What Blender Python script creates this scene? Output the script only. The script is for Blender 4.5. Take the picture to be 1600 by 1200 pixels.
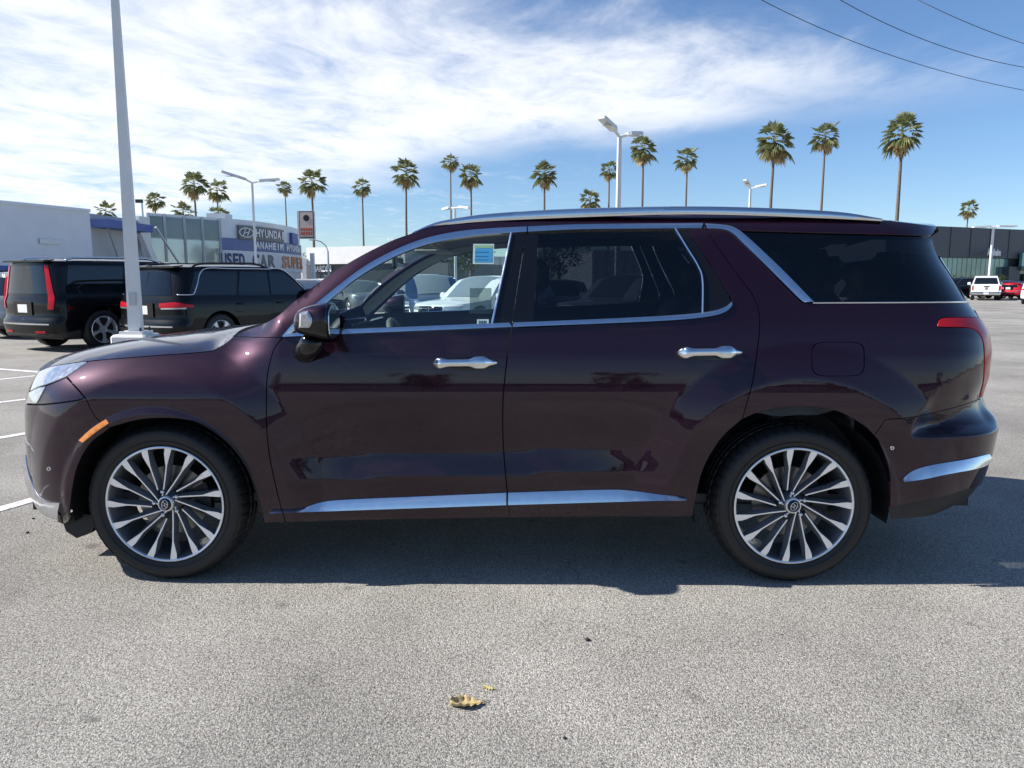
import bpy, bmesh, math, random
import numpy as np
from mathutils import Vector, Matrix
from mathutils.geometry import delaunay_2d_cdt

for o in list(bpy.data.objects):
    bpy.data.objects.remove(o, do_unlink=True)
scene = bpy.context.scene
COL = scene.collection
random.seed(7)
RNG = np.random.default_rng(7)

# ------------------------------------------------------------------ camera, sky, sun, exposure
CAM = np.array([.186, -4.276, 1.395])
PITCH, YAW, FPX = math.radians(7.85), math.radians(-.52), 1164.0
_cp, _sp, _cy, _sy = math.cos(PITCH), math.sin(PITCH), math.cos(YAW), math.sin(YAW)
CW = np.array([_sy*_cp, _cy*_cp, -_sp]); CR = np.array([_cy, -_sy, 0.0]); CU = np.cross(CR, CW)

cam_data = bpy.data.cameras.new('camera')
cam_data.sensor_width = 36.0
cam_data.lens = 36.0*FPX/1600.0
cam_data.clip_start = .05
cam_data.clip_end = 6000
cam = bpy.data.objects.new('camera', cam_data)
COL.objects.link(cam)
cam.matrix_world = Matrix(((CR[0], CU[0], -CW[0], CAM[0]), (CR[1], CU[1], -CW[1], CAM[1]),
                           (CR[2], CU[2], -CW[2], CAM[2]), (0, 0, 0, 1)))
scene.camera = cam

SUN_EL = math.radians(40.0)
SUN_DIR = np.array([-math.cos(SUN_EL), -.045, math.sin(SUN_EL)])      # towards the sun: ahead of the car, in line with it
SUN_DIR /= np.linalg.norm(SUN_DIR)
sun_data = bpy.data.lights.new('sun', 'SUN')
sun_data.energy = 5.0
sun_data.angle = math.radians(.53)
sun_data.color = (1.0, .95, .88)
sun = bpy.data.objects.new('sun', sun_data)
COL.objects.link(sun)
sun.rotation_euler = Vector(SUN_DIR).to_track_quat('Z', 'Y').to_euler()
sun.location = (-20, 0, 30)

world = bpy.data.worlds.new('World')
scene.world = world
world.use_nodes = True
wn, wl = world.node_tree.nodes, world.node_tree.links
wn.clear()
def N(nodes, kind, **kw):
    n = nodes.new(kind)
    for k, v in kw.items():
        setattr(n, k, v)
    return n
def wmath(op, a, b=None, c=None, clamp=False):
    m = N(wn, 'ShaderNodeMath', operation=op, use_clamp=clamp)
    for i, v in enumerate((a, b, c)):
        if v is None: continue
        if isinstance(v, (int, float)): m.inputs[i].default_value = v
        else: wl.new(v, m.inputs[i])
    return m.outputs[0]
sky = N(wn, 'ShaderNodeTexSky', sky_type='NISHITA', sun_disc=False)
sky.sun_elevation = SUN_EL
sky.sun_rotation = math.atan2(SUN_DIR[0], SUN_DIR[1])
sky.altitude = 60; sky.air_density = 1.0; sky.dust_density = .1; sky.ozone_density = 5.0
tc = N(wn, 'ShaderNodeTexCoord')
sep = N(wn, 'ShaderNodeSeparateXYZ'); wl.new(tc.outputs['Generated'], sep.inputs[0])
zz = wmath('MAXIMUM', sep.outputs[2], .03)
cx = wmath('DIVIDE', sep.outputs[0], zz)
cyy = wmath('DIVIDE', sep.outputs[1], zz)
comb = N(wn, 'ShaderNodeCombineXYZ'); wl.new(cx, comb.inputs[0]); wl.new(cyy, comb.inputs[1])
mapn = N(wn, 'ShaderNodeMapping'); wl.new(comb.outputs[0], mapn.inputs[0])
mapn.inputs['Rotation'].default_value = (0, 0, math.radians(-38)); mapn.inputs['Scale'].default_value = (.95, .62, 1)
def wnoise(scale, detail, rough, dist=0.0, src=None):
    n = N(wn, 'ShaderNodeTexNoise'); n.inputs['Scale'].default_value = scale; n.inputs['Detail'].default_value = detail
    n.inputs['Roughness'].default_value = rough; n.inputs['Distortion'].default_value = dist
    wl.new(src or mapn.outputs[0], n.inputs['Vector']); return n.outputs['Fac']
n1 = wnoise(.9, 9, .62, .5)
n2 = wnoise(2.6, 9, .66, .6)
n3 = wnoise(.45, 4, .5, .2)
def wsmooth(v, lo, hi):
    m = N(wn, 'ShaderNodeMapRange', interpolation_type='SMOOTHSTEP'); wl.new(v, m.inputs[0])
    m.inputs[1].default_value = lo; m.inputs[2].default_value = hi; m.inputs[3].default_value = 0; m.inputs[4].default_value = 1
    return m.outputs[0]
# a sheet of thin high cloud, with an edge running across the sky and more of it towards the sun
edge = wmath('SUBTRACT', cyy, wmath('ADD', wmath('MULTIPLY', cx, .42), 2.55))
edge = wmath('ADD', edge, wmath('MULTIPLY', wmath('SUBTRACT', n1, .5), 2.6))
near_side = wsmooth(edge, -.25, .75)
far = wmath('SUBTRACT', wmath('ADD', 6.3, wmath('MULTIPLY', cx, -1.05)), cyy)
far = wmath('ADD', far, wmath('MULTIPLY', wmath('SUBTRACT', n3, .5), 5.0))
far_side = wsmooth(far, -1.2, 1.6)
thin = wsmooth(wmath('ADD', wmath('MULTIPLY', n1, .55), wmath('MULTIPLY', n2, .45)), .21, .60)
right_fade = wsmooth(cx, 3.3, .4)
dens = wmath('MULTIPLY', wmath('MULTIPLY', near_side, far_side), wmath('MULTIPLY', thin, right_fade))
wisps = wmath('MULTIPLY', wsmooth(n2, .5, .75), wsmooth(cx, 1.5, -1.5))
dens = wmath('MAXIMUM', wmath('MULTIPLY', dens, .95), wmath('MULTIPLY', wisps, .35), clamp=True)
dens = wmath('MULTIPLY', dens, wsmooth(sep.outputs[2], .0, .06))
mixc = N(wn, 'ShaderNodeMix', data_type='RGBA'); wl.new(dens, mixc.inputs[0])
tint = N(wn, 'ShaderNodeMix', data_type='RGBA', blend_type='MULTIPLY'); tint.inputs[0].default_value = 1.0; wl.new(sky.outputs[0], tint.inputs[6]); tint.inputs[7].default_value = (.90, .97, 1.06, 1)
wl.new(tint.outputs[2], mixc.inputs[6])
mixc.inputs[7].default_value = (8.0, 8.2, 8.6, 1)
bg = N(wn, 'ShaderNodeBackground'); wl.new(mixc.outputs[2], bg.inputs[0]); bg.inputs[1].default_value = .090
wout = N(wn, 'ShaderNodeOutputWorld'); wl.new(bg.outputs[0], wout.inputs[0])

vs = scene.view_settings
vs.view_transform = 'Standard'; vs.look = 'None'; vs.exposure = .6; vs.gamma = 1.0
vs.use_curve_mapping = False
scene.cycles.use_denoising = True
scene.cycles.max_bounces = 10; scene.cycles.transparent_max_bounces = 24
scene.cycles.diffuse_bounces = 3; scene.cycles.glossy_bounces = 4
scene.cycles.sample_clamp_indirect = 6.0

# ------------------------------------------------------------------ helpers
def proj(P):
    d = np.asarray(P, float)-CAM
    z = d@CW
    return np.stack([800+FPX*(d@CR)/z, 600-FPX*(d@CU)/z], -1)
def ray(px, py):
    return CW+CR*(px-800)/FPX+CU*(600-py)/FPX
def at_y(px, py, Y):
    d = ray(px, py); return CAM+d*(Y-CAM[1])/d[1]
def at_d(px, dist):
    """ground position (x, y) seen in column px at a forward distance"""
    d = ray(px, 440.0); t = dist/d[1]
    return np.array([CAM[0]+d[0]*t, CAM[1]+dist])
def at_row(px_, row, dist):
    d = ray(px_, row); return (CAM+d*dist/d[1])[:2]
def z_at(row, dist):
    return CAM[2]+(439.5-row)*dist/FPX*1.0
def on_ground(px, py, z=0.0):
    d = ray(px, py); return CAM+d*(z-CAM[2])/d[2]

def mat(name, color, rough=.5, metal=0.0, coat=0.0, spec=.5, noise=None, bump=None, emit=None, coat_rough=.03):
    m = bpy.data.materials.new(name); m.use_nodes = True
    nt = m.node_tree; b = nt.nodes['Principled BSDF']
    b.inputs['Base Color'].default_value = (*color, 1)
    b.inputs['Roughness'].default_value = rough; b.inputs['Metallic'].default_value = metal
    b.inputs['Coat Weight'].default_value = coat; b.inputs['Coat Roughness'].default_value = coat_rough
    b.inputs['Specular IOR Level'].default_value = spec
    if noise:
        sc_, amt = noise
        t = nt.nodes.new('ShaderNodeTexCoord'); n = nt.nodes.new('ShaderNodeTexNoise')
        n.inputs['Scale'].default_value = sc_; n.inputs['Detail'].default_value = 6
        nt.links.new(t.outputs['Object'], n.inputs['Vector'])
        r = nt.nodes.new('ShaderNodeMapRange'); nt.links.new(n.outputs['Fac'], r.inputs[0])
        r.inputs[1].default_value = .25; r.inputs[2].default_value = .75
        r.inputs[3].default_value = 1-amt; r.inputs[4].default_value = 1+amt
        mx = nt.nodes.new('ShaderNodeMix'); mx.data_type = 'RGBA'; mx.blend_type = 'MULTIPLY'; mx.inputs[0].default_value = 1
        mx.inputs[6].default_value = (*color, 1); nt.links.new(r.outputs[0], mx.inputs[7])
        nt.links.new(mx.outputs[2], b.inputs['Base Color'])
        r2 = nt.nodes.new('ShaderNodeMapRange'); nt.links.new(n.outputs['Fac'], r2.inputs[0])
        r2.inputs[3].default_value = max(0, rough-.08); r2.inputs[4].default_value = min(1, rough+.08)
        nt.links.new(r2.outputs[0], b.inputs['Roughness'])
    if bump:
        sc_, amt = bump
        t = nt.nodes.new('ShaderNodeTexCoord'); n = nt.nodes.new('ShaderNodeTexNoise')
        n.inputs['Scale'].default_value = sc_; n.inputs['Detail'].default_value = 4
        nt.links.new(t.outputs['Object'], n.inputs['Vector'])
        bp = nt.nodes.new('ShaderNodeBump'); bp.inputs['Strength'].default_value = amt; bp.inputs['Distance'].default_value = .01
        nt.links.new(n.outputs['Fac'], bp.inputs['Height']); nt.links.new(bp.outputs[0], b.inputs['Normal'])
    return m

def glass_mat(name, tint, refl=1.0, haze=None):
    m = bpy.data.materials.new(name); m.use_nodes = True
    nt = m.node_tree; nt.nodes.clear()
    out = nt.nodes.new('ShaderNodeOutputMaterial')
    tr = nt.nodes.new('ShaderNodeBsdfTransparent'); tr.inputs[0].default_value = (*tint, 1)
    gl = nt.nodes.new('ShaderNodeBsdfGlossy'); gl.inputs['Roughness'].default_value = .01
    lw = nt.nodes.new('ShaderNodeLayerWeight'); lw.inputs[0].default_value = .5
    p = nt.nodes.new('ShaderNodeMath'); p.operation = 'POWER'; nt.links.new(lw.outputs['Facing'], p.inputs[0]); p.inputs[1].default_value = 4.0
    r = nt.nodes.new('ShaderNodeMath'); r.operation = 'MULTIPLY_ADD'; nt.links.new(p.outputs[0], r.inputs[0])
    r.inputs[1].default_value = .9*refl; r.inputs[2].default_value = .055*refl
    mx = nt.nodes.new('ShaderNodeMixShader'); nt.links.new(r.outputs[0], mx.inputs[0])
    last = tr.outputs[0]
    if haze:
        df = nt.nodes.new('ShaderNodeBsdfDiffuse'); df.inputs[0].default_value = (.4, .45, .45, 1)
        m2 = nt.nodes.new('ShaderNodeMixShader'); m2.inputs[0].default_value = haze
        nt.links.new(tr.outputs[0], m2.inputs[1]); nt.links.new(df.outputs[0], m2.inputs[2]); last = m2.outputs[0]
    nt.links.new(last, mx.inputs[1]); nt.links.new(gl.outputs[0], mx.inputs[2])
    nt.links.new(mx.outputs[0], out.inputs[0])
    return m

def link_mesh(name, me, material=None, parent=None):
    o = bpy.data.objects.new(name, me); COL.objects.link(o)
    if material is not None and not me.materials:
        for m_ in (material if isinstance(material, (list, tuple)) else [material]):
            me.materials.append(m_)
    if parent is not None: o.parent = parent
    return o
def mesh_from(name, verts, faces, smooth=True, normals=None, mat_idx=None):
    me = bpy.data.meshes.new(name)
    me.from_pydata([tuple(map(float, v)) for v in verts], [], [tuple(int(i) for i in f) for f in faces])
    if smooth: me.polygons.foreach_set('use_smooth', [True]*len(me.polygons))
    if mat_idx is not None: me.polygons.foreach_set('material_index', [int(i) for i in mat_idx])
    me.update()
    if normals is not None:
        me.normals_split_custom_set_from_vertices([tuple(map(float, n)) for n in normals])
    return me
def thing(name, label, cat, loc=(0, 0, 0), rz=0.0, group=None):
    o = bpy.data.objects.new(name, None); COL.objects.link(o)
    o.empty_display_size = .2
    o.location = loc; o.rotation_euler = (0, 0, rz)
    o['label'] = label; o['category'] = cat
    if group: o['group'] = group
    return o
def tag(o, label, cat, group=None):
    o['label'] = label; o['category'] = cat
    if group: o['group'] = group
    return o
def copy_tree(o, parent=None):
    c = o.copy(); COL.objects.link(c); c.parent = parent
    for ch in list(o.children): copy_tree(ch, c)
    return c

class MB:
    """collects simple solids and links them as one mesh object"""
    def __init__(s): s.v = []; s.f = []; s.m = []
    def add(s, v, f, mi=0):
        b = len(s.v); s.v += [tuple(p) for p in v]; s.f += [tuple(i+b for i in q) for q in f]; s.m += [mi]*len(f); return s
    def box(s, c, d, rz=0.0, mi=0, taper=1.0, bev=0.0):
        c = np.array(c, float); h = np.array(d, float)/2
        ca, sa = math.cos(rz), math.sin(rz)
        if bev > 0:
            b = min(bev, h.min()*.9); ring = []
            layers = [(-h[2], b), (-h[2]+b, 0), (h[2]-b, 0), (h[2], b)]
            V = []
            for zz_, ins in layers:
                X, Y = h[0]-ins, h[1]-ins; q = b if ins == 0 else b*.6
                for px_, py_ in ((X-q, -Y), (X, -Y+q), (X, Y-q), (X-q, Y), (-X+q, Y), (-X, Y-q), (-X, -Y+q), (-X+q, -Y)):
                    V.append((c[0]+px_*ca-py_*sa, c[1]+px_*sa+py_*ca, c[2]+zz_))
            F = [tuple(range(7, -1, -1)), tuple(range(24, 32))]
            for k in range(3):
                for i in range(8):
                    j = (i+1) % 8; F.append((k*8+i, k*8+j, k*8+8+j, k*8+8+i))
            return s.add(V, F, mi)
        V = []
        for z_ in (-1, 1):
            t = taper if z_ > 0 else 1.0
            for x_, y_ in ((-1, -1), (1, -1), (1, 1), (-1, 1)):
                X, Y = x_*h[0]*t, y_*h[1]*t
                V.append((c[0]+X*ca-Y*sa, c[1]+X*sa+Y*ca, c[2]+z_*h[2]))
        return s.add(V, [(3, 2, 1, 0), (4, 5, 6, 7), (0, 1, 5, 4), (1, 2, 6, 5), (2, 3, 7, 6), (3, 0, 4, 7)], mi)
    def tube(s, pts, rad, n=8, mi=0, cap=True):
        P = [np.array(p, float) for p in pts]; R_ = [rad]*len(P) if np.isscalar(rad) else list(rad)
        V = []; prev = None
        for i, p in enumerate(P):
            t = P[min(i+1, len(P)-1)]-P[max(i-1, 0)]; t = t/(np.linalg.norm(t)+1e-12)
            a = np.array([0, 0, 1.0]) if abs(t[2]) < .9 else np.array([1.0, 0, 0])
            if prev is not None: a = prev
            e1 = a-t*(a@t); e1 /= np.linalg.norm(e1)+1e-12; e2 = np.cross(t, e1); prev = e1
            for k in range(n):
                an = 2*math.pi*k/n; V.append(p+R_[i]*(math.cos(an)*e1+math.sin(an)*e2))
        F = []
        for i in range(len(P)-1):
            for k in range(n):
                k2 = (k+1) % n; F.append((i*n+k, i*n+k2, (i+1)*n+k2, (i+1)*n+k))
        if cap:
            F.append(tuple(range(n-1, -1, -1))); F.append(tuple((len(P)-1)*n+k for k in range(n)))
        return s.add(V, F, mi)
    def quad(s, a, b, c, d, mi=0): return s.add([a, b, c, d], [(0, 1, 2, 3)], mi)
    def prism(s, poly, axis, lo, hi, mi=0):
        """extrude a 2-D polygon; axis = 0/1/2 is the extrusion axis"""
        n = len(poly); V = []
        for e in (lo, hi):
            for p in poly:
                q = list(p); q.insert(axis, e); V.append(tuple(q))
        F = [tuple(range(n-1, -1, -1)), tuple(range(n, 2*n))]+[(i, (i+1) % n, n+(i+1) % n, n+i) for i in range(n)]
        return s.add(V, F, mi)
    def revolve(s, prof, n=48, axis=1, mi=0, center=(0, 0, 0), jit=None):
        """profile rows are (along axis, radius)"""
        V = []
        for k in range(n):
            an = 2*math.pi*k/n
            for j, (a, r) in enumerate(prof):
                rr = r if jit is None else jit(j, k, r)
                p = [rr*math.cos(an), rr*math.sin(an)]; p.insert(axis, a)
                V.append((p[0]+center[0], p[1]+center[1], p[2]+center[2]))
        m_ = len(prof); F = []
        for k in range(n):
            k2 = (k+1) % n
            for j in range(m_-1): F.append((k*m_+j, k*m_+j+1, k2*m_+j+1, k2*m_+j))
        return s.add(V, F, mi)
    def build(s, name, material, parent=None, smooth=False, fix=True, sharp=None):
        me = mesh_from(name, s.v, s.f, smooth=smooth, mat_idx=s.m)
        if fix:
            bm = bmesh.new(); bm.from_mesh(me); bmesh.ops.recalc_face_normals(bm, faces=bm.faces); bm.to_mesh(me); bm.free()
        if sharp:
            me.set_sharp_from_angle(angle=math.radians(sharp))
        return link_mesh(name, me, material, parent)

def text_mesh(name, s, size, material, parent, M4, depth=.02, bold=0.0, width=None):
    cu = bpy.data.curves.new(name, 'FONT'); cu.body = s; cu.size = size; cu.extrude = depth; cu.offset = bold
    cu.align_x = 'CENTER'; cu.align_y = 'CENTER'; cu.resolution_u = 3
    tmp = bpy.data.objects.new('tmp', cu); COL.objects.link(tmp)
    dg = bpy.context.evaluated_depsgraph_get(); me = bpy.data.meshes.new_from_object(tmp.evaluated_get(dg)); me.name = name
    bpy.data.objects.remove(tmp, do_unlink=True)
    if width:
        xs = [v.co.x for v in me.vertices]; k = width/(max(xs)-min(xs)); 
        for v in me.vertices: v.co.x *= k
    me.materials.clear()
    o = link_mesh(name, me, material, parent); o.matrix_local = M4
    return o
def facing(p, nx, ny):
    """matrix that stands lettering upright at p, facing the direction (nx, ny)"""
    n = np.array([nx, ny, 0.0]); n /= np.linalg.norm(n); up = np.array([0, 0, 1.0]); x = np.cross(up, n)
    return Matrix(((x[0], up[0], n[0], p[0]), (x[1], up[1], n[1], p[1]), (x[2], up[2], n[2], p[2]), (0, 0, 0, 1)))

def sm(a, b, x):
    t = np.clip((x-a)/(b-a), 0, 1); return t*t*(3-2*t)
def cat(pts, n=8):
    """Catmull-Rom through the points, end points kept"""
    P = np.array(pts, float)
    if len(P) < 3: 
        return np.array([P[0]+(P[-1]-P[0])*t for t in np.linspace(0, 1, n+1)])
    Q = np.vstack([2*P[0]-P[1], P, 2*P[-1]-P[-2]]); out = []
    for i in range(1, len(Q)-2):
        p0, p1, p2, p3 = Q[i-1:i+3]
        for t in np.linspace(0, 1, n, endpoint=False):
            out.append(.5*((2*p1)+(-p0+p2)*t+(2*p0-5*p1+4*p2-p3)*t*t+(-p0+3*p1-3*p2+p3)*t**3))
    out.append(P[-1]); return np.array(out)
def join(*cs):
    out = [cs[0]]
    for c in cs[1:]:
        out.append(c[1:] if np.linalg.norm(c[0]-out[-1][-1]) < 1e-6 else c)
    r = np.vstack(out)
    return r[:-1] if np.linalg.norm(r[0]-r[-1]) < 1e-6 else r
def resample(P, step, closed=True):
    P = np.asarray(P, float); Q = np.vstack([P, P[:1]]) if closed else P
    # keep corners: resample between points whose turning angle is sharp
    seg = np.diff(Q, axis=0); L = np.linalg.norm(seg, axis=1); Q = Q[np.concatenate([[True], L > 1e-7])]
    seg = np.diff(Q, axis=0); L = np.linalg.norm(seg, axis=1); d = seg/L[:, None]
    n = len(seg); corner = [0]
    for i in range(1, n):
        if d[i-1]@d[i] < .93: corner.append(i)
    corner.append(n); out = []
    for a, b in zip(corner[:-1], corner[1:]):
        s = np.concatenate([[0], np.cumsum(L[a:b])]); k = max(1, int(round(s[-1]/step)))
        t = np.linspace(0, s[-1], k+1)[:-1]
        out.append(np.stack([np.interp(t, s, Q[a:b+1, j]) for j in range(Q.shape[1])], -1))
    r = np.vstack(out)
    return r if closed else np.vstack([r, Q[-1:]])
def inside(P, poly):
    x, y = P[:, 0], P[:, 1]; a = np.asarray(poly); b = np.roll(a, -1, 0); r = np.zeros(len(P), bool)
    for (x0, y0), (x1, y1) in zip(a, b):
        if y0 == y1: continue
        c = ((y0 > y) != (y1 > y)) & (x < (x1-x0)*(y-y0)/(y1-y0)+x0); r ^= c
    return r
def inset(poly, g):
    P = np.asarray(poly, float); a = np.roll(P, 1, 0); b = np.roll(P, -1, 0)
    area = .5*np.sum(P[:, 0]*b[:, 1]-b[:, 0]*P[:, 1]); s = 1 if area > 0 else -1
    d1 = P-a; d2 = b-P
    d1 /= np.linalg.norm(d1, axis=1)[:, None]+1e-12; d2 /= np.linalg.norm(d2, axis=1)[:, None]+1e-12
    n1 = np.stack([-d1[:, 1], d1[:, 0]], -1)*s; n2 = np.stack([-d2[:, 1], d2[:, 0]], -1)*s
    n = n1+n2; k = np.maximum(np.sum(n*n, 1), .6); return P+g*2*n/k[:, None]

def smooth_table(knots, sig, lo, hi, step=.002):
    k = np.array(sorted(knots), float)
    g = np.arange(lo-4*sig, hi+4*sig, step); v = np.interp(g, k[:, 0], k[:, 1])
    a = (k[1, 1]-k[0, 1])/(k[1, 0]-k[0, 0]); b = (k[-1, 1]-k[-2, 1])/(k[-1, 0]-k[-2, 0])
    v = np.where(g < k[0, 0], k[0, 1]+a*(g-k[0, 0]), v); v = np.where(g > k[-1, 0], k[-1, 1]+b*(g-k[-1, 0]), v)
    n = max(1, int(4*sig/step)); ker = np.exp(-.5*(np.arange(-n, n+1)*step/sig)**2); ker /= ker.sum()
    v2 = np.convolve(np.pad(v, n, mode='reflect', reflect_type='odd'), ker, 'valid')
    return lambda z: np.interp(z, g, v2)
def corner_curve(p, q, a, w):
    th = np.linspace(0, math.pi/2, 4001); x = np.sin(th)**(2/p); y = np.cos(th)**(2/q)
    s = np.concatenate([[0], np.cumsum(np.hypot(np.diff(x*a), np.diff(y*w)))]); L = s[-1]
    return L, (lambda t: np.interp(t, s/L, x)), (lambda t: np.interp(t, s/L, y))

class Skin:
    """A car's outer skin as a smooth sheet: u runs along the flank and wraps round the nose and the tail to the middle line."""
    def __init__(s, W, XF, XR, af, ar, pf=(2.6, 1.7), pr=(2.8, 2.0), feat=None, wref=.96):
        s.W, s.XF, s.XR, s.af, s.ar, s.feat = W, XF, XR, af, ar, feat
        s.Lf, s.fx, s.fy = corner_curve(*pf, af, wref); s.Lr, s.rx, s.ry = corner_curve(*pr, ar, wref)
    def umin(s, z): return s.XF(z)+s.af-s.Lf
    def umax(s, z): return s.XR(z)-s.ar+s.Lr
    def pt(s, u, z, off=0.0):
        u = np.asarray(u, float); z = np.asarray(z, float)
        xa = s.XF(z)+s.af; xb = s.XR(z)-s.ar
        w = s.W(z)
        if s.feat is not None: w = w+s.feat(u, z)
        sf = np.clip((xa-u)/s.Lf, 0, 1.0); sr = np.clip((u-xb)/s.Lr, 0, 1.0)
        x = np.where(u < xa, xa-s.af*s.fx(sf), np.where(u > xb, xb+s.ar*s.rx(sr), u))
        y = -w*np.where(u < xa, s.fy(sf), np.where(u > xb, s.ry(sr), 1.0))
        P = np.stack([x, y, z], -1)
        if np.any(np.asarray(off) != 0): P = P+s.normal(u, z)*np.asarray(off)[..., None] if np.ndim(off) else P+s.normal(u, z)*off
        return P
    def normal(s, u, z, e=2e-3):
        a = s.pt(u+e, z)-s.pt(u-e, z); b = s.pt(u, z+e)-s.pt(u, z-e)
        n = np.cross(a, b); return n/(np.linalg.norm(n, axis=-1)[..., None]+1e-12)
    def solve(s, pix):
        """(u, z) of the points of the flank that lie on the given sight lines of the survey"""
        pix = np.atleast_2d(np.asarray(pix, float)); g = np.array([at_y(a, b, -.93) for a, b in pix])
        uz = g[:, [0, 2]].copy()
        def res(q): return proj(s.pt(q[:, 0], q[:, 1]))-pix
        for _ in range(40):
            r = res(uz); e = 1e-4
            ju = (res(uz+[e, 0])-r)/e; jz = (res(uz+[0, e])-r)/e
            A = np.stack([ju, jz], -1); AtA = A.transpose(0, 2, 1)@A+np.eye(2)*60.0
            d = np.linalg.solve(AtA, (A.transpose(0, 2, 1)@r[..., None]))[..., 0]
            uz = uz-np.clip(d, -.15, .15)
        return uz

def sheet(skin, outline, step=.03, off=0.0, rim=.012, holes=(), gap=0.0, mirror=False):
    """triangulated piece of a skin inside an outline given in (u, z); returns verts, faces, normals"""
    B = inset(resample(outline, step*.6), gap) if gap else resample(outline, step*.6)
    loops = [B]+[resample(h, step*.6) for h in holes]
    lo, hi = B.min(0), B.max(0)
    gx, gz = np.meshgrid(np.arange(lo[0]+step/2, hi[0], step), np.arange(lo[1]+step/2, hi[1], step))
    gx = gx+np.where(np.arange(gx.shape[0])[:, None] % 2, step*.5, 0)
    G = np.stack([gx.ravel(), gz.ravel()], -1)
    G = G[inside(G, B)]
    for h in loops[1:]: G = G[~inside(G, h)]
    allb = np.vstack(loops)
    if len(G): G = G[np.array([np.min(np.sum((allb-g)**2, 1)) > (.42*step)**2 for g in G])]
    pts = np.vstack([allb, G]) if len(G) else allb
    E = []; k = 0
    for l in loops:
        n = len(l); E += [(k+i, k+(i+1) % n) for i in range(n)]; k += n
    r = delaunay_2d_cdt([Vector((float(a), float(b))) for a, b in pts], E, [], 0, 1e-6)
    V2 = np.array([(v.x, v.y) for v in r[0]]); T = np.array([f for f in r[2] if len(f) == 3])
    c = V2[T].mean(1); keep = inside(c, B)
    for h in loops[1:]: keep &= ~inside(c, h)
    T = T[keep]
    a = V2[T]; ar = (a[:, 1, 0]-a[:, 0, 0])*(a[:, 2, 1]-a[:, 0, 1])-(a[:, 2, 0]-a[:, 0, 0])*(a[:, 1, 1]-a[:, 0, 1])
    T[ar < 0] = T[ar < 0][:, ::-1]
    P = skin.pt(V2[:, 0], V2[:, 1], off); Nn = skin.normal(V2[:, 0], V2[:, 1])
    V, F, NN = list(P), [tuple(t) for t in T], list(Nn)
    if rim > 0:
        for l in loops:
            n = len(l); p0 = skin.pt(l[:, 0], l[:, 1], off); nn = skin.normal(l[:, 0], l[:, 1])
            l2 = inset(l, rim*.12) if l is B else l
            p1 = skin.pt(l2[:, 0], l2[:, 1], off-rim)
            tng = np.roll(p0, -1, 0)-np.roll(p0, 1, 0); side = np.cross(tng, nn); side /= np.linalg.norm(side, axis=1)[:, None]+1e-12
            area = .5*np.sum(l[:, 0]*np.roll(l[:, 1], -1)-np.roll(l[:, 0], -1)*l[:, 1])
            if (area < 0) == (l is B): side = -side
            b = len(V); V += list(p0)+list(p1); NN += list(side*.8+nn*.6)+list(side)
            for i in range(n):
                j = (i+1) % n; q = (b+i, b+n+i, b+n+j, b+j)
                F.append(q if area > 0 else q[::-1])
    V = np.array(V); NN = np.array(NN); NN /= np.linalg.norm(NN, axis=1)[:, None]+1e-12
    if mirror:
        V = V*[1, -1, 1]; NN = NN*[1, -1, 1]; F = [f[::-1] for f in F]
    return V, F, NN
def both(name, skin, outline, material, parent, far=True, **kw):
    """the near piece and its twin on the far flank"""
    V, F, n = sheet(skin, outline, **kw)
    o = link_mesh(name, mesh_from(name, V, F, True, n), material, parent)
    if far:
        o2 = link_mesh(name, mesh_from(name, V*[1, -1, 1], [f[::-1] for f in F], True, n*[1, -1, 1]), material, parent)
        return o, o2
    return o
def loft(B, nt, crown, bow, t0=-1.0, t1=1.0, off=0.0, pw=2.2):
    """surface spanned across the car from a boundary curve on the near flank to its twin"""
    B = np.asarray(B, float); n = len(B); T = np.linspace(t0, t1, nt); V = []
    for i in range(n):
        for t in T:
            k = 1-abs(t)**pw
            V.append((B[i, 0]+bow[i]*(1-t*t), -B[i, 1]*t, B[i, 2]+crown[i]*k+off))
    F = []
    for i in range(n-1):
        for j in range(nt-1): F.append((i*nt+j, (i+1)*nt+j, (i+1)*nt+j+1, i*nt+j+1))
    return V, F

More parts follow.
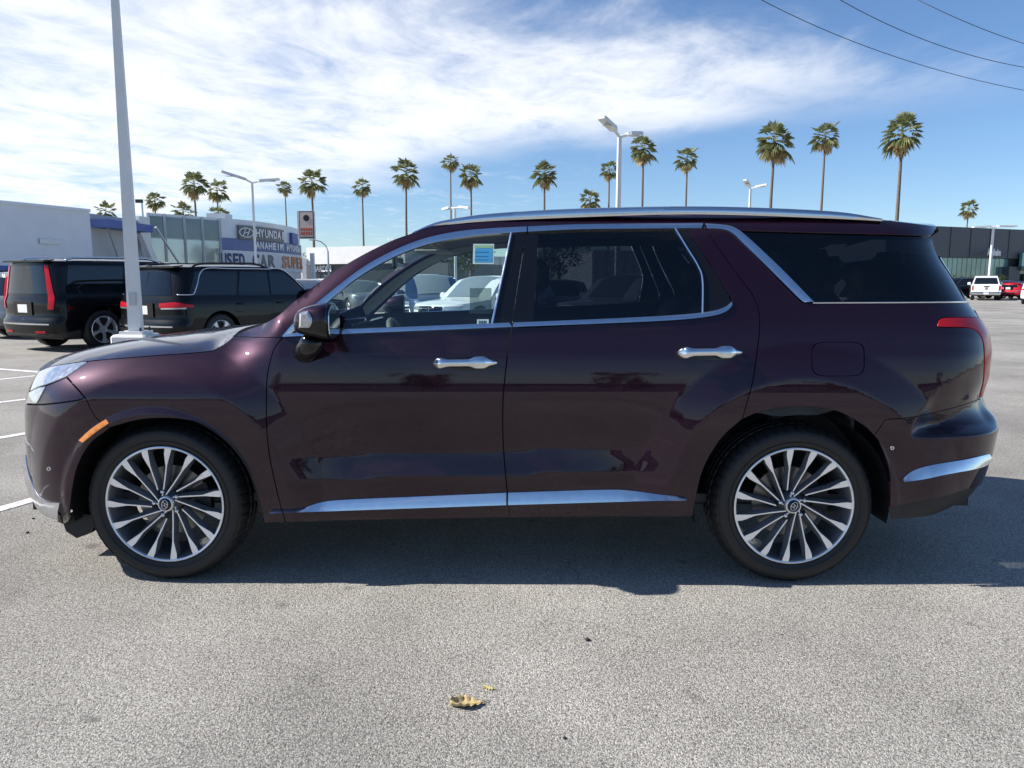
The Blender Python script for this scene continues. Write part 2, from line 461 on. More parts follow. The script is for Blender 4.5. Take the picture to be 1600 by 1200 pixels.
# ------------------------------------------------------------------ materials
def asphalt():
    m = bpy.data.materials.new('asphalt'); m.use_nodes = True
    nt = m.node_tree; b = nt.nodes['Principled BSDF']; L = nt.links.new
    t = nt.nodes.new('ShaderNodeTexCoord')
    def noise(sc_, det=5, rough=.55):
        n = nt.nodes.new('ShaderNodeTexNoise'); n.inputs['Scale'].default_value = sc_; n.inputs['Detail'].default_value = det
        n.inputs['Roughness'].default_value = rough; L(t.outputs['Object'], n.inputs['Vector']); return n
    def rng(v, a0, a1, b0, b1):
        r = nt.nodes.new('ShaderNodeMapRange'); L(v, r.inputs[0])
        for i, q in enumerate((a0, a1, b0, b1)): r.inputs[i+1].default_value = q
        return r.outputs[0]
    def mul(a, c):
        x = nt.nodes.new('ShaderNodeMath'); x.operation = 'MULTIPLY'; L(a, x.inputs[0])
        if isinstance(c, float): x.inputs[1].default_value = c
        else: L(c, x.inputs[1])
        return x.outputs[0]
    vo = nt.nodes.new('ShaderNodeTexVoronoi'); vo.inputs['Scale'].default_value = 210; L(t.outputs['Object'], vo.inputs['Vector'])
    vc = nt.nodes.new('ShaderNodeSeparateColor'); L(vo.outputs['Color'], vc.inputs[0])
    stone = rng(vc.outputs[0], 0, 1, .55, 1.45)                    # every chip of stone its own grey
    pore = rng(noise(95, 3, .7).outputs['Fac'], .34, .50, .50, 1.0)
    patch = rng(noise(.55, 6, .6).outputs['Fac'], .3, .7, .70, 1.22)
    patch2 = rng(noise(.09, 3).outputs['Fac'], .35, .65, .92, 1.08)
    stain = rng(noise(2.3, 7, .7).outputs['Fac'], .28, .42, .82, 1.0)
    # hairline cracks, only here and there
    wv = nt.nodes.new('ShaderNodeVectorMath'); wv.operation = 'MULTIPLY_ADD'; L(noise(1.7, 4).outputs['Color'], wv.inputs[0]); wv.inputs[1].default_value = (.5, .5, 0); L(t.outputs['Object'], wv.inputs[2])
    ve = nt.nodes.new('ShaderNodeTexVoronoi'); ve.feature = 'DISTANCE_TO_EDGE'; ve.inputs['Scale'].default_value = .30; L(wv.outputs[0], ve.inputs['Vector'])
    line = rng(ve.outputs['Distance'], .0004, .0014, 1.0, 0.0); where = rng(noise(.35, 3).outputs['Fac'], .55, .64, 0.0, .30)
    inv = nt.nodes.new('ShaderNodeMath'); inv.operation = 'SUBTRACT'; inv.inputs[0].default_value = 1.0; L(mul(line, where), inv.inputs[1])
    drip = rng(noise(5.5, 2, .4).outputs['Fac'], .70, .76, 1.0, .62)
    f = mul(mul(mul(stone, pore), mul(mul(patch, patch2), stain)), mul(inv.outputs[0], drip))
    mx = nt.nodes.new('ShaderNodeMix'); mx.data_type = 'RGBA'; mx.blend_type = 'MULTIPLY'; mx.inputs[0].default_value = 1
    mx.inputs[6].default_value = (.352, .334, .300, 1); L(f, mx.inputs[7]); L(mx.outputs[2], b.inputs['Base Color'])
    b.inputs['Roughness'].default_value = .93; b.inputs['Specular IOR Level'].default_value = .25
    h = nt.nodes.new('ShaderNodeMath'); h.operation = 'MULTIPLY_ADD'; L(vo.outputs['Distance'], h.inputs[0]); h.inputs[1].default_value = -.7
    L(pore, h.inputs[2])
    bp = nt.nodes.new('ShaderNodeBump'); bp.inputs['Strength'].default_value = .75; bp.inputs['Distance'].default_value = .006
    L(h.outputs[0], bp.inputs['Height']); L(bp.outputs[0], b.inputs['Normal'])
    return m
def worn_paint(name, color, wear=.45):
    m = bpy.data.materials.new(name); m.use_nodes = True
    nt = m.node_tree; b = nt.nodes['Principled BSDF']; L = nt.links.new
    t = nt.nodes.new('ShaderNodeTexCoord'); n = nt.nodes.new('ShaderNodeTexNoise'); n.inputs['Scale'].default_value = 28; n.inputs['Detail'].default_value = 7
    n.inputs['Roughness'].default_value = .7
    L(t.outputs['Object'], n.inputs['Vector'])
    r = nt.nodes.new('ShaderNodeMapRange'); L(n.outputs['Fac'], r.inputs[0]); r.inputs[1].default_value = wear-.06; r.inputs[2].default_value = wear+.04
    mx = nt.nodes.new('ShaderNodeMix'); mx.data_type = 'RGBA'; L(r.outputs[0], mx.inputs[0])
    mx.inputs[6].default_value = (.26, .25, .235, 1); mx.inputs[7].default_value = (*color, 1)
    L(mx.outputs[2], b.inputs['Base Color']); b.inputs['Roughness'].default_value = .85
    return m
def car_paint(name, color, metal=.6, rough=.36, flake=.25, coat_rough=.015, coat=1.0):
    m = bpy.data.materials.new(name); m.use_nodes = True
    nt = m.node_tree; b = nt.nodes['Principled BSDF']; L = nt.links.new
    b.inputs['Metallic'].default_value = metal; b.inputs['Roughness'].default_value = rough; b.inputs['Specular IOR Level'].default_value = .12
    b.inputs['Coat Weight'].default_value = coat; b.inputs['Coat Roughness'].default_value = coat_rough; b.inputs['Coat IOR'].default_value = 1.5
    t = nt.nodes.new('ShaderNodeTexCoord'); v = nt.nodes.new('ShaderNodeTexVoronoi'); v.inputs['Scale'].default_value = 900
    L(t.outputs['Object'], v.inputs['Vector'])
    s = nt.nodes.new('ShaderNodeSeparateColor'); L(v.outputs['Color'], s.inputs[0])
    r = nt.nodes.new('ShaderNodeMapRange'); L(s.outputs[0], r.inputs[0]); r.inputs[3].default_value = 1-flake; r.inputs[4].default_value = 1+flake
    mx = nt.nodes.new('ShaderNodeMix'); mx.data_type = 'RGBA'; mx.blend_type = 'MULTIPLY'; mx.inputs[0].default_value = 1
    mx.inputs[6].default_value = (*color, 1); L(r.outputs[0], mx.inputs[7]); L(mx.outputs[2], b.inputs['Base Color'])
    # a thin film of dust, thicker low down on any car that has stood outdoors
    n = nt.nodes.new('ShaderNodeTexNoise'); n.inputs['Scale'].default_value = 5; n.inputs['Detail'].default_value = 8; L(t.outputs['Object'], n.inputs['Vector'])
    r2 = nt.nodes.new('ShaderNodeMapRange'); L(n.outputs['Fac'], r2.inputs[0]); r2.inputs[1].default_value = .3; r2.inputs[2].default_value = .8
    r2.inputs[3].default_value = coat_rough; r2.inputs[4].default_value = coat_rough+.035; L(r2.outputs[0], b.inputs['Coat Roughness'])
    return m
M = {}
M['asphalt'] = asphalt()
M['line'] = worn_paint('white_line_paint', (.74, .74, .72), .42)
M['line_worn'] = worn_paint('worn_line_paint', (.55, .55, .53), .52)
M['paint'] = car_paint('burgundy_paint', (.0165, .0020, .0108), .58, .42)
M['black_paint'] = car_paint('black_paint', (.003, .0035, .005), 0, .3, .1, coat=.4)
M['white_paint'] = car_paint('white_paint', (.78, .78, .77), 0, .4, .02)
M['red_paint'] = car_paint('red_paint', (.50, .015, .03), .2, .4, .1)
M['grey_paint'] = car_paint('grey_paint', (.10, .11, .12), .5, .4, .15)
M['blue_paint'] = car_paint('blue_paint', (.03, .06, .13), .5, .4, .15)
M['silver_paint'] = car_paint('silver_paint', (.42, .43, .44), .6, .4, .15)
M['chrome'] = mat('satin_chrome', (.72, .74, .77), .13, 1.0, noise=(30, .04))
M['chrome_bright'] = mat('bright_chrome', (.80, .80, .80), .06, 1.0)
M['machined'] = mat('machined_alloy', (.93, .93, .94), .38, .75, coat=.3)
M['wheel_dark'] = mat('dark_wheel_enamel', (.21, .22, .245), .34, .5, coat=.5)
M['rubber'] = mat('tyre_rubber', (.013, .013, .0135), .52, spec=.45, noise=(40, .25), bump=(180, .15))
M['gloss_black'] = mat('gloss_black', (.005, .005, .006), .06)
M['black_plastic'] = mat('black_plastic', (.016, .016, .017), .6, noise=(60, .2), bump=(300, .2))
M['black_trim'] = mat('interior_black', (.036, .038, .040), .62, noise=(25, .2))
M['grey_trim'] = mat('interior_grey', (.52, .50, .44), .7, noise=(25, .1))
M['leather'] = mat('grey_leather', (.12, .118, .11), .5, noise=(30, .15), bump=(60, .15))
M['brake'] = mat('brake_disc_steel', (.22, .22, .22), .35, .9, noise=(20, .2))
M['glass'] = glass_mat('door_glass', (.82, .92, .91), 1.5)
M['glass_screen'] = glass_mat('windscreen_glass', (.70, .80, .76))
M['glass_tint'] = glass_mat('privacy_glass', (.15, .17, .19))
M['glass_dark'] = glass_mat('quarter_privacy_glass', (.035, .042, .055))
M['glass_black'] = mat('black_glass', (.006, .008, .011), .03, 0, spec=.6)
M['lens_red'] = mat('red_lens', (.46, .012, .024), .2, 0, spec=.25)
M['lens_amber'] = mat('amber_lens', (.80, .25, .02), .25, 0, coat=1.0)
M['lens_clear'] = mat('clear_lens', (.50, .52, .55), .12, .6, coat=1.0, noise=(45, .3))
M['plate'] = mat('licence_plate', (.72, .73, .74), .45, noise=(60, .15))
M['paper'] = mat('paper', (.72, .76, .74), .8, noise=(90, .12))
M['sticker_blue'] = mat('sticker_blue', (.08, .36, .66), .5)
M['sticker_green'] = mat('sticker_green', (.42, .52, .30), .5)
M['ink'] = mat('ink', (.03, .05, .10), .6)

# ------------------------------------------------------------------ ground
g = MB(); S_ = 2500
g.quad((-S_, -S_, 0), (S_, -S_, 0), (S_, S_, 0), (-S_, S_, 0))
ground = g.build('ground', M['asphalt']); ground['kind'] = 'structure'

# ------------------------------------------------------------------ setting: materials
M['wall_blue'] = mat('painted_stucco', (.74, .75, .78), .85, noise=(1.2, .05), bump=(40, .1))
M['wall_grey'] = mat('grey_render', (.46, .47, .47), .85, noise=(1.0, .05))
M['wall_white'] = mat('white_render', (.74, .74, .72), .8, noise=(1.5, .06))
M['metal_panel'] = mat('pale_metal_cladding', (.68, .70, .72), .45, .2, noise=(.8, .05))
M['blue_band'] = mat('blue_fascia', (.06, .11, .34), .5, noise=(3, .08))
M['blue_band2'] = mat('faded_blue_banner', (.15, .19, .36), .6, noise=(2, .12))
M['banner_white'] = mat('white_banner', (.70, .71, .72), .7, noise=(2, .06))
M['sign_grey'] = mat('sign_grey', (.16, .165, .17), .5)
M['letter_white'] = mat('letter_white', (.78, .79, .80), .5)
M['letter_navy'] = mat('letter_navy', (.05, .07, .17), .6)
M['letter_orange'] = mat('letter_orange', (.62, .25, .10), .6)
M['charcoal_clad'] = mat('charcoal_cladding', (.085, .09, .10), .55, .2, noise=(.7, .06))
M['teal_glass'] = mat('teal_shopfront_glass', (.13, .25, .26), .05, .25, spec=.8, noise=(.5, .35))
M['grey_glass'] = mat('grey_shopfront_glass', (.10, .13, .15), .05, .2, spec=.8, noise=(.4, .3))
M['pale_glass'] = mat('pale_shopfront_glass', (.36, .41, .42), .06, .45, spec=.8, noise=(.25, .2))
M['mullion'] = mat('mullion_metal', (.50, .52, .54), .4, .6)
M['pole_white'] = mat('white_pole_enamel', (.72, .72, .71), .5, noise=(3, .06))
M['concrete'] = mat('painted_concrete', (.66, .65, .62), .85, noise=(6, .12), bump=(30, .3))
M['lamp_lens'] = mat('lamp_lens', (.55, .56, .56), .3)
M['dark_metal'] = mat('dark_metal', (.03, .03, .032), .5, .4)
M['wire'] = mat('wire_black', (.02, .02, .022), .6)
M['trunk'] = mat('palm_trunk', (.17, .135, .105), .95, noise=(6, .35), bump=(18, .8))
M['bark'] = mat('bark', (.13, .10, .08), .95, noise=(8, .3), bump=(20, .8))
def leaf_mat(name, c0, c1):
    m = bpy.data.materials.new(name); m.use_nodes = True
    nt = m.node_tree; b = nt.nodes['Principled BSDF']; L = nt.links.new
    t = nt.nodes.new('ShaderNodeTexCoord'); n = nt.nodes.new('ShaderNodeTexNoise'); n.inputs['Scale'].default_value = 1.3; n.inputs['Detail'].default_value = 5
    L(t.outputs['Object'], n.inputs['Vector'])
    r = nt.nodes.new('ShaderNodeMapRange'); L(n.outputs['Fac'], r.inputs[0]); r.inputs[1].default_value = .35; r.inputs[2].default_value = .65
    mx = nt.nodes.new('ShaderNodeMix'); mx.data_type = 'RGBA'; L(r.outputs[0], mx.inputs[0]); mx.inputs[6].default_value = (*c0, 1); mx.inputs[7].default_value = (*c1, 1)
    L(mx.outputs[2], b.inputs['Base Color']); b.inputs['Roughness'].default_value = .55; b.inputs['Specular IOR Level'].default_value = .3
    tl_ = nt.nodes.new('ShaderNodeBsdfTranslucent'); L(mx.outputs[2], tl_.inputs[0]); ms = nt.nodes.new('ShaderNodeMixShader'); ms.inputs[0].default_value = .3
    L(b.outputs[0], ms.inputs[1]); L(tl_.outputs[0], ms.inputs[2]); L(ms.outputs[0], nt.nodes['Material Output'].inputs[0])
    return m
M['frond'] = leaf_mat('palm_frond', (.13, .155, .065), (.30, .31, .145))
M['frond_dry'] = leaf_mat('dry_palm_frond', (.42, .32, .16), (.58, .47, .25))
M['leaf'] = leaf_mat('tree_leaf', (.045, .065, .022), (.10, .125, .045))

# painted bay lines
def ground_strip(a, b, wid, name, material):
    a, b = np.array(a[:2]), np.array(b[:2]); d = (b-a)/np.linalg.norm(b-a); n = np.array([-d[1], d[0]])*wid/2
    m_ = MB(); m_.quad((*(a-n), .004), (*(b-n), .004), (*(b+n), .004), (*(a+n), .004)); o = m_.build(name, material, fix=False); o['kind'] = 'structure'; return o
def px_strip(p0, p1, wid, worn=False, ext=(0, 0)):
    a, b = on_ground(*p0)[:2], on_ground(*p1)[:2]; d = (b-a)/np.linalg.norm(b-a)
    return ground_strip(a-d*ext[0], b+d*ext[1], wid, 'parking_line', M['line_worn' if worn else 'line'])
px_strip((0, 796), (44, 783.5), .10, ext=(1.5, 2.2))
px_strip((0, 684.5), (38, 678), .10, ext=(1.5, 2.0))
px_strip((0, 629), (38, 624.5), .10, ext=(2.0, 2.0))
px_strip((0, 593), (45, 588.5), .10, ext=(2.0, 2.0))
px_strip((0, 577), (60, 581.5), .12, ext=(3.0, 2.0))
px_strip((1545, 497), (1600, 494), .10, True, (2, 6))
px_strip((1548, 512), (1600, 510), .10, True, (2, 6))
px_strip((1535, 484), (1600, 482), .10, True, (2, 8))

# ------------------------------------------------------------------ buildings
def vwall(m_, a, b, z0, z1, thick=.25, mi=0):
    """upright slab from plan point a to b"""
    a, b = np.array(a, float), np.array(b, float); d = (b-a)/np.linalg.norm(b-a); n = np.array([-d[1], d[0]])*thick
    V = [(*a, z0), (*b, z0), (*(b+n), z0), (*(a+n), z0), (*a, z1), (*b, z1), (*(b+n), z1), (*(a+n), z1)]
    m_.add(V, [(3, 2, 1, 0), (4, 5, 6, 7), (0, 1, 5, 4), (1, 2, 6, 5), (2, 3, 7, 6), (3, 0, 4, 7)], mi)
def lerp(a, b, t): return np.array(a)+(np.array(b)-np.array(a))*t
def outn(a, b, k):
    d = (np.array(b)-np.array(a)); d = d/np.linalg.norm(d); return np.array([d[1], -d[0]])*k     # to the camera side

# long white-painted dealership wing at the left, its face in shade
wing = thing('showroom_wing', 'long low pale grey-blue dealership wing with blue band at far left', 'building')
A0, A1 = at_d(-120, 37.5), at_d(148, 46.5)
m_ = MB(); vwall(m_, A0, A1, 0, 5.68, 14); m_.build('wall', M['wall_blue'], wing)
m_ = MB(); vwall(m_, A0+outn(A0, A1, .10), A1+outn(A0, A1, .10), 5.60, 5.78, .5); m_.build('coping', M['metal_panel'], wing)
m_ = MB(); a, b = lerp(A0, A1, -.02), lerp(A0, A1, .60); vwall(m_, a+outn(A0, A1, .08), b+outn(A0, A1, .08), 1.85, 2.25, .06); m_.build('blue_stripe', M['blue_band'], wing)
pa = lerp(A0, A1, .645); pb = lerp(A0, A1, .78)
m_ = MB(); vwall(m_, pa+outn(A0, A1, .12), pb+outn(A0, A1, .12), 3.55, 3.82, .1); m_.build('wall_light', M['mullion'], wing)
C0, C1 = at_d(148, 47.5), at_d(236, 54)
m_ = MB(); vwall(m_, C0, C1, 0, 5.62, 8); m_.build('wall', M['wall_grey'], wing)
m_ = MB(); c0, c1 = lerp(C0, C1, .0), lerp(C0, C1, .78); vwall(m_, c0+outn(C0, C1, 1.2), c1+outn(C0, C1, 1.2), 4.75, 5.25, 1.2); m_.build('canopy', M['blue_band'], wing)
m_ = MB(); c0, c1 = lerp(C0, C1, .05), lerp(C0, C1, .40)
m_.tube([(*(c0+outn(C0, C1, .9)), 4.8), (*(c1+outn(C0, C1, .2)), 2.4)], .06, 6); m_.build('brace', M['mullion'], wing)
m_ = MB(); c0, c1 = lerp(C0, C1, .75), lerp(C0, C1, 1.12)
m_.tube([(*(c0+outn(C0, C1, 1.5)), 5.1), (*(c1+outn(C0, C1, 2.2)), 2.0)], .09, 6); m_.build('brace', M['mullion'], wing)
m_ = MB(); q0, q1 = lerp(C0, C1, .62)+outn(C0, C1, .6), lerp(C0, C1, .98)+outn(C0, C1, .6); nn = outn(C0, C1, .35)
poly = [(0.0, 4.6), (.30, 4.6), (1.0, 2.2), (1.0, 1.6), (.86, 1.6)]
V = [(*(lerp(q0, q1, t)), z) for t, z in poly]+[(*(lerp(q0, q1, t)+nn), z) for t, z in poly]; k = len(poly)
m_.add(V, [tuple(range(k)), tuple(range(2*k-1, k-1, -1))]+[(i, (i+1) % k, k+(i+1) % k, k+i) for i in range(k)]); m_.build('slanted_fin', M['wall_white'], wing)
m_ = MB(); e0, e1 = lerp(C0, C1, .80), lerp(C0, C1, 1.0); vwall(m_, e0+outn(C0, C1, .2), e1+outn(C0, C1, .2), 2.0, 5.9, .6); m_.build('end_wall', M['wall_white'], wing)

# curved showroom with signs
show = thing('showroom', 'glass-fronted car showroom with a curved sign wall and used car banner', 'building')
ST = [(237, 58), (262, 59), (292.5, 60.4), (320, 61.7), (347, 63)]
P2 = [at_d(a, b) for a, b in ST]
H2 = 6.6
CV = [at_d(a, b) for a, b in ((347, 63), (360, 63.5), (374, 64.2), (390, 65.2), (408, 66.6), (426, 68.4), (442, 70.4), (455, 72.6), (464, 74.6), (471, 77))]
m_ = MB()
back = [P2[0]+np.array([6, 14]), CV[-1]+np.array([-5.5, 6])]
poly = [*P2, *CV[1:], back[1], back[0]]; k = len(poly)
V = [(*p, 0) for p in poly]+[(*p, H2) for p in poly]
m_.add(V, [tuple(range(k-1, -1, -1)), tuple(range(k, 2*k))]+[(i, (i+1) % k, k+(i+1) % k, k+i) for i in range(k)]); m_.build('wall', M['metal_panel'], show)
for i in range(4):
    a, b = P2[i]+outn(P2[i], P2[i+1], .05), P2[i+1]+outn(P2[i], P2[i+1], .05)
    a2, b2 = lerp(a, b, .04), lerp(a, b, .96)
    m_ = MB(); vwall(m_, a2, b2, 4.75, 6.38, .04); m_.build('window_pane', M['grey_glass'], show)
    m_ = MB(); vwall(m_, a2, b2, .3, 4.68, .04); m_.build('window_pane', M['pale_glass'], show)
for i in range(5):
    p = P2[i]+outn(P2[0], P2[1], .10); m_ = MB(); m_.box((p[0], p[1], H2/2), (.16, .16, H2)); m_.build('mullion', M['mullion'], show)
def curve_band(z0, z1, i0, i1, off, material, name, n=6):
    m_ = MB(); pts = []
    for i in range(i0, i1):
        a, b = CV[i], CV[i+1]; pts.append((a, outn(a, b, off)))
    pts.append((CV[i1], outn(CV[i1-1], CV[i1], off)))
    V = []
    for p, o in pts: V += [(*(p+o), z0), (*(p+o), z1), (*(p+o*.1), z0), (*(p+o*.1), z1)]
    F = []
    for i in range(len(pts)-1):
        q = i*4; r = q+4; F += [(q, r, r+1, q+1), (q+1, r+1, r+3, q+3), (q, q+2, r+2, r)]
    F += [(0, 1, 3, 2), ((len(pts)-1)*4, (len(pts)-1)*4+2, (len(pts)-1)*4+3, (len(pts)-1)*4+1)]
    m_.add(V, F); return m_.build(name, material, show)
curve_band(4.0, 5.0, 0, 9, .12, M['blue_band2'], 'blue_banner')
curve_band(2.3, 3.98, 0, 9, .14, M['banner_white'], 'white_banner')
curve_band(4.95, 6.12, 2, 6, .30, M['sign_grey'], 'sign_board')
curve_band(5.0, 6.0, 7, 8, .30, M['blue_band'], 'sign_board')
def on_curve(t):
    i = min(int(t), 8); f = t-i; a, b = CV[i], CV[i+1]; return lerp(a, b, f), outn(a, b, 1.0)
def arc_text(s, t0, t1, z, size, material, off, name, cols=None, wf=.86):
    ts = np.linspace(t0, t1, len(s)); pts = [on_curve(t) for t in ts]
    for i, ch in enumerate(s):
        if ch == ' ': continue
        p, o = pts[i]; j = min(max(i, 1), len(s)-2)
        wdt = np.linalg.norm(pts[j+1][0]-pts[j-1][0])/2*wf
        if ch == 'I': wdt *= .3
        mt_ = cols[i] if cols else material
        text_mesh(name, ch, size, mt_, show, facing((p[0]+o[0]*off, p[1]+o[1]*off, z), o[0], o[1]), .02, .03*size, width=wdt)
arc_text('HYUNDAI', 3.62, 5.82, 5.52, .95, M['letter_white'], .36, 'letter')
arc_text('H', 2.55, 2.55, 5.52, .8, M['letter_white'], .36, 'letter') if False else None
p, o = on_curve(2.62)
m_ = MB(); xd = np.array([-o[1], o[0]])
m_.tube([(p[0]+o[0]*.36+xd[0]*.75*math.cos(a), p[1]+o[1]*.36+xd[1]*.75*math.cos(a), 5.52+.38*math.sin(a)) for a in np.linspace(0, 2*math.pi, 25)], .05, 6)
for b0, b1 in (((-.38, -.3), (-.08, .3)), ((.08, -.3), (.38, .3)), ((-.2, -.04), (.2, .04))):
    m_.tube([(p[0]+o[0]*.36+xd[0]*b0[0], p[1]+o[1]*.36+xd[1]*b0[0], 5.52+b0[1]), (p[0]+o[0]*.36+xd[0]*b1[0], p[1]+o[1]*.36+xd[1]*b1[0], 5.52+b1[1])], .05, 6)
m_.build('emblem', M['letter_white'], show)
arc_text('ANAHEIM HYUNDAI', 3.72, 8.7, 4.5, .85, M['letter_white'], .17, 'letter')
cols = [M['letter_navy']]*8+[M['letter_orange']]*12
cols = [M['letter_navy'] if i < 6 else (M['sign_grey'] if i < 9 else M['letter_orange']) for i in range(14)]
arc_text('USED CAR SUPER', .25, 8.7, 3.12, 1.5, M['letter_navy'], .19, 'letter', cols)
rt_ = MB(); rt_.box((*(P2[1]+np.array([2, 6])), H2+.25), (1.6, 1.6, .5)); rt_.build('roof_unit', M['mullion'], show)

# pylon sign
sgn_p = at_d(482, 70)
py_ = thing('pylon_sign', 'tall pole sign with a cream and red panel beside the curved showroom', 'sign', (*sgn_p, 0))
m_ = MB(); m_.box((.3, .5, 2.0), (.35, .35, 4.0)); m_.build('post', M['pole_white'], py_)
m_ = MB(); m_.box((0, 0, 6.55), (1.55, .45, 2.5)); m_.build('cabinet', M['wall_white'], py_)
m_ = MB(); m_.box((.10, -.26, 6.55), (1.35, .06, 2.4)); m_.build('frame', M['dark_metal'], py_)
m_ = MB(); m_.box((.10, -.31, 6.55), (1.2, .05, 2.25)); m_.build('face', mat('cream_panel', (.66, .52, .42), .6, noise=(3, .1)), py_)
m_ = MB(); m_.revolve([(-.36, .0001), (-.36, .28), (-.30, .30)], 20, center=(.1, 0, 7.15)); m_.build('motif', M['dark_metal'], py_)
for r in range(2):
    for c in range(5):
        m_ = MB(); m_.box((-.36+c*.23, -.35, 6.12-r*.36), (.16, .04, .26)); m_.build('panel_mark', mat('sign_red', (.55, .10, .05), .6) if (r, c) == (0, 0) else bpy.data.materials['sign_red'], py_)

# grey dealership beyond, name over the door
hd = thing('dealership', 'white and dark grey dealership with white lettering beyond the showroom', 'building')
A, B = at_d(474, 92), at_d(700, 82)
m_ = MB(); vwall(m_, A, B, 0, 3.4, 12); m_.build('wall', M['charcoal_clad'], hd)
m_ = MB(); A2, B2 = at_d(488, 91.4), at_d(640, 85); vwall(m_, A2+outn(A, B, .8), B2+outn(A, B, .8), 3.42, 5.4, 10); m_.build('upper_wall', M['wall_white'], hd)
m_ = MB(); A3, B3_ = at_d(472, 91), at_d(486, 91.3); vwall(m_, A3, B3_, 4.1, 4.35, 3); m_.build('canopy', M['wall_white'], hd)
m_ = MB(); p = at_d(477, 90.5); m_.box((*p, 2.05), (.5, .5, 4.1)); m_.build('column', M['wall_white'], hd)
for k in range(6):
    a, b = at_d(489+k*14, 91.2-k*.6), at_d(501+k*14, 90.7-k*.6); m_ = MB(); vwall(m_, a+outn(A, B, .06), b+outn(A, B, .06), .2, 2.2, .04); m_.build('window_pane', M['grey_glass'], hd)
p = at_d(505, 90.4); o = outn(A, B, 1.0)
text_mesh('letter', 'HARDIN', 1.0, M['letter_white'], hd, facing((p[0]+o[0]*.15, p[1]+o[1]*.15, 2.85), o[0], o[1]), .03, .03, width=2.9)

# low sheds beyond the lot, seen through the cabin
for nm, lab, (p0, d0), (p1, d1), h, mt_ in (('warehouse', 'long low white warehouse far across the lot seen through the car windows', (700, 105), (850, 108), 4.6, 'wall_white'),
                                        ('corrugated_shed', 'pale ribbed metal shed seen through the rear door glass', (925, 80), (1120, 84), 4.4, 'metal_panel')):
    bd_ = thing(nm, lab, 'building'); A, B = at_d(p0, d0), at_d(p1, d1)
    m_ = MB(); vwall(m_, A, B, 0, h, 12); m_.build('wall', M[mt_], bd_)
    m_ = MB(); vwall(m_, A+outn(A, B, .25), B+outn(A, B, .25), h, h+.25, 12.5); m_.build('roof', M['mullion'], bd_)
    for k in range(14):
        p = lerp(A, B, (k+.5)/14)+outn(A, B, .06); m_ = MB(); m_.box((*p, h/2), (.22, .12, h)); m_.build('rib', M['mullion'], bd_)

# charcoal showroom on the right
rg = thing('charcoal_showroom', 'charcoal clad showroom with teal glass front at the right edge', 'building')
A, B = at_d(1380, 72), at_d(1680, 84)
m_ = MB(); vwall(m_, A, B, 3.75, 6.75, 14); m_.build('cladding', M['charcoal_clad'], rg)
for k in range(1, 10):
    p = lerp(A, B, k/10)+outn(A, B, .015); m_ = MB(); m_.box((*p, 5.25), (.05, .05, 2.98), rz=math.atan2(*(B-A)[::-1])); m_.build('panel_joint', M['dark_metal'], rg)
m_ = MB(); vwall(m_, A-outn(A, B, .5), B-outn(A, B, .5), 0, 3.74, 12); m_.build('wall', M['grey_glass'], rg)
t_e = .63
for k in range(26):
    t0, t1 = k*t_e/26, (k+.9)*t_e/26; a, b = lerp(A, B, t0)-outn(A, B, .42), lerp(A, B, t1)-outn(A, B, .42)
    m_ = MB(); vwall(m_, a, b, 2.0, 3.72, .04); m_.build('window_pane', M['teal_glass'], rg)
    m_ = MB(); vwall(m_, a, b, .15, 1.95, .04); m_.build('window_pane', M['teal_glass'], rg)
for k in range(8):
    t0, t1 = .655+k*.043, .655+(k+.93)*.043; a, b = lerp(A, B, t0)+outn(A, B, .5), lerp(A, B, t1)+outn(A, B, .5)
    m_ = MB(); vwall(m_, a, b, 2.95, 4.35, .3); m_.build('window_pane', M['teal_glass'], rg)
m_ = MB(); a, b = lerp(A, B, .65)+outn(A, B, .6), lerp(A, B, 1.0)+outn(A, B, .6); vwall(m_, a, b, 2.55, 2.93, .9); m_.build('door_canopy', M['charcoal_clad'], rg)
m_ = MB(); a, b = lerp(A, B, .60)+outn(A, B, .3), lerp(A, B, .66)+outn(A, B, .3); vwall(m_, a, b, 0, 2.9, .7); m_.build('door_pier', M['charcoal_clad'], rg)
for k in range(4):
    t0 = .70+k*.035; a, b = lerp(A, B, t0)+outn(A, B, .2), lerp(A, B, t0+.028)+outn(A, B, .2); m_ = MB(); vwall(m_, a, b, .1, 2.2, .05); m_.build('entrance_door', M['pale_glass'], rg)
p = at_d(1543.5, 77.4); o = outn(A, B, 1.0)
text_mesh('letter', 'Anaheim', .92, M['letter_white'], rg, facing((p[0]+o[0]*.4, p[1]+o[1]*.4, 4.28), o[0], o[1]), .03, .03, width=2.0)

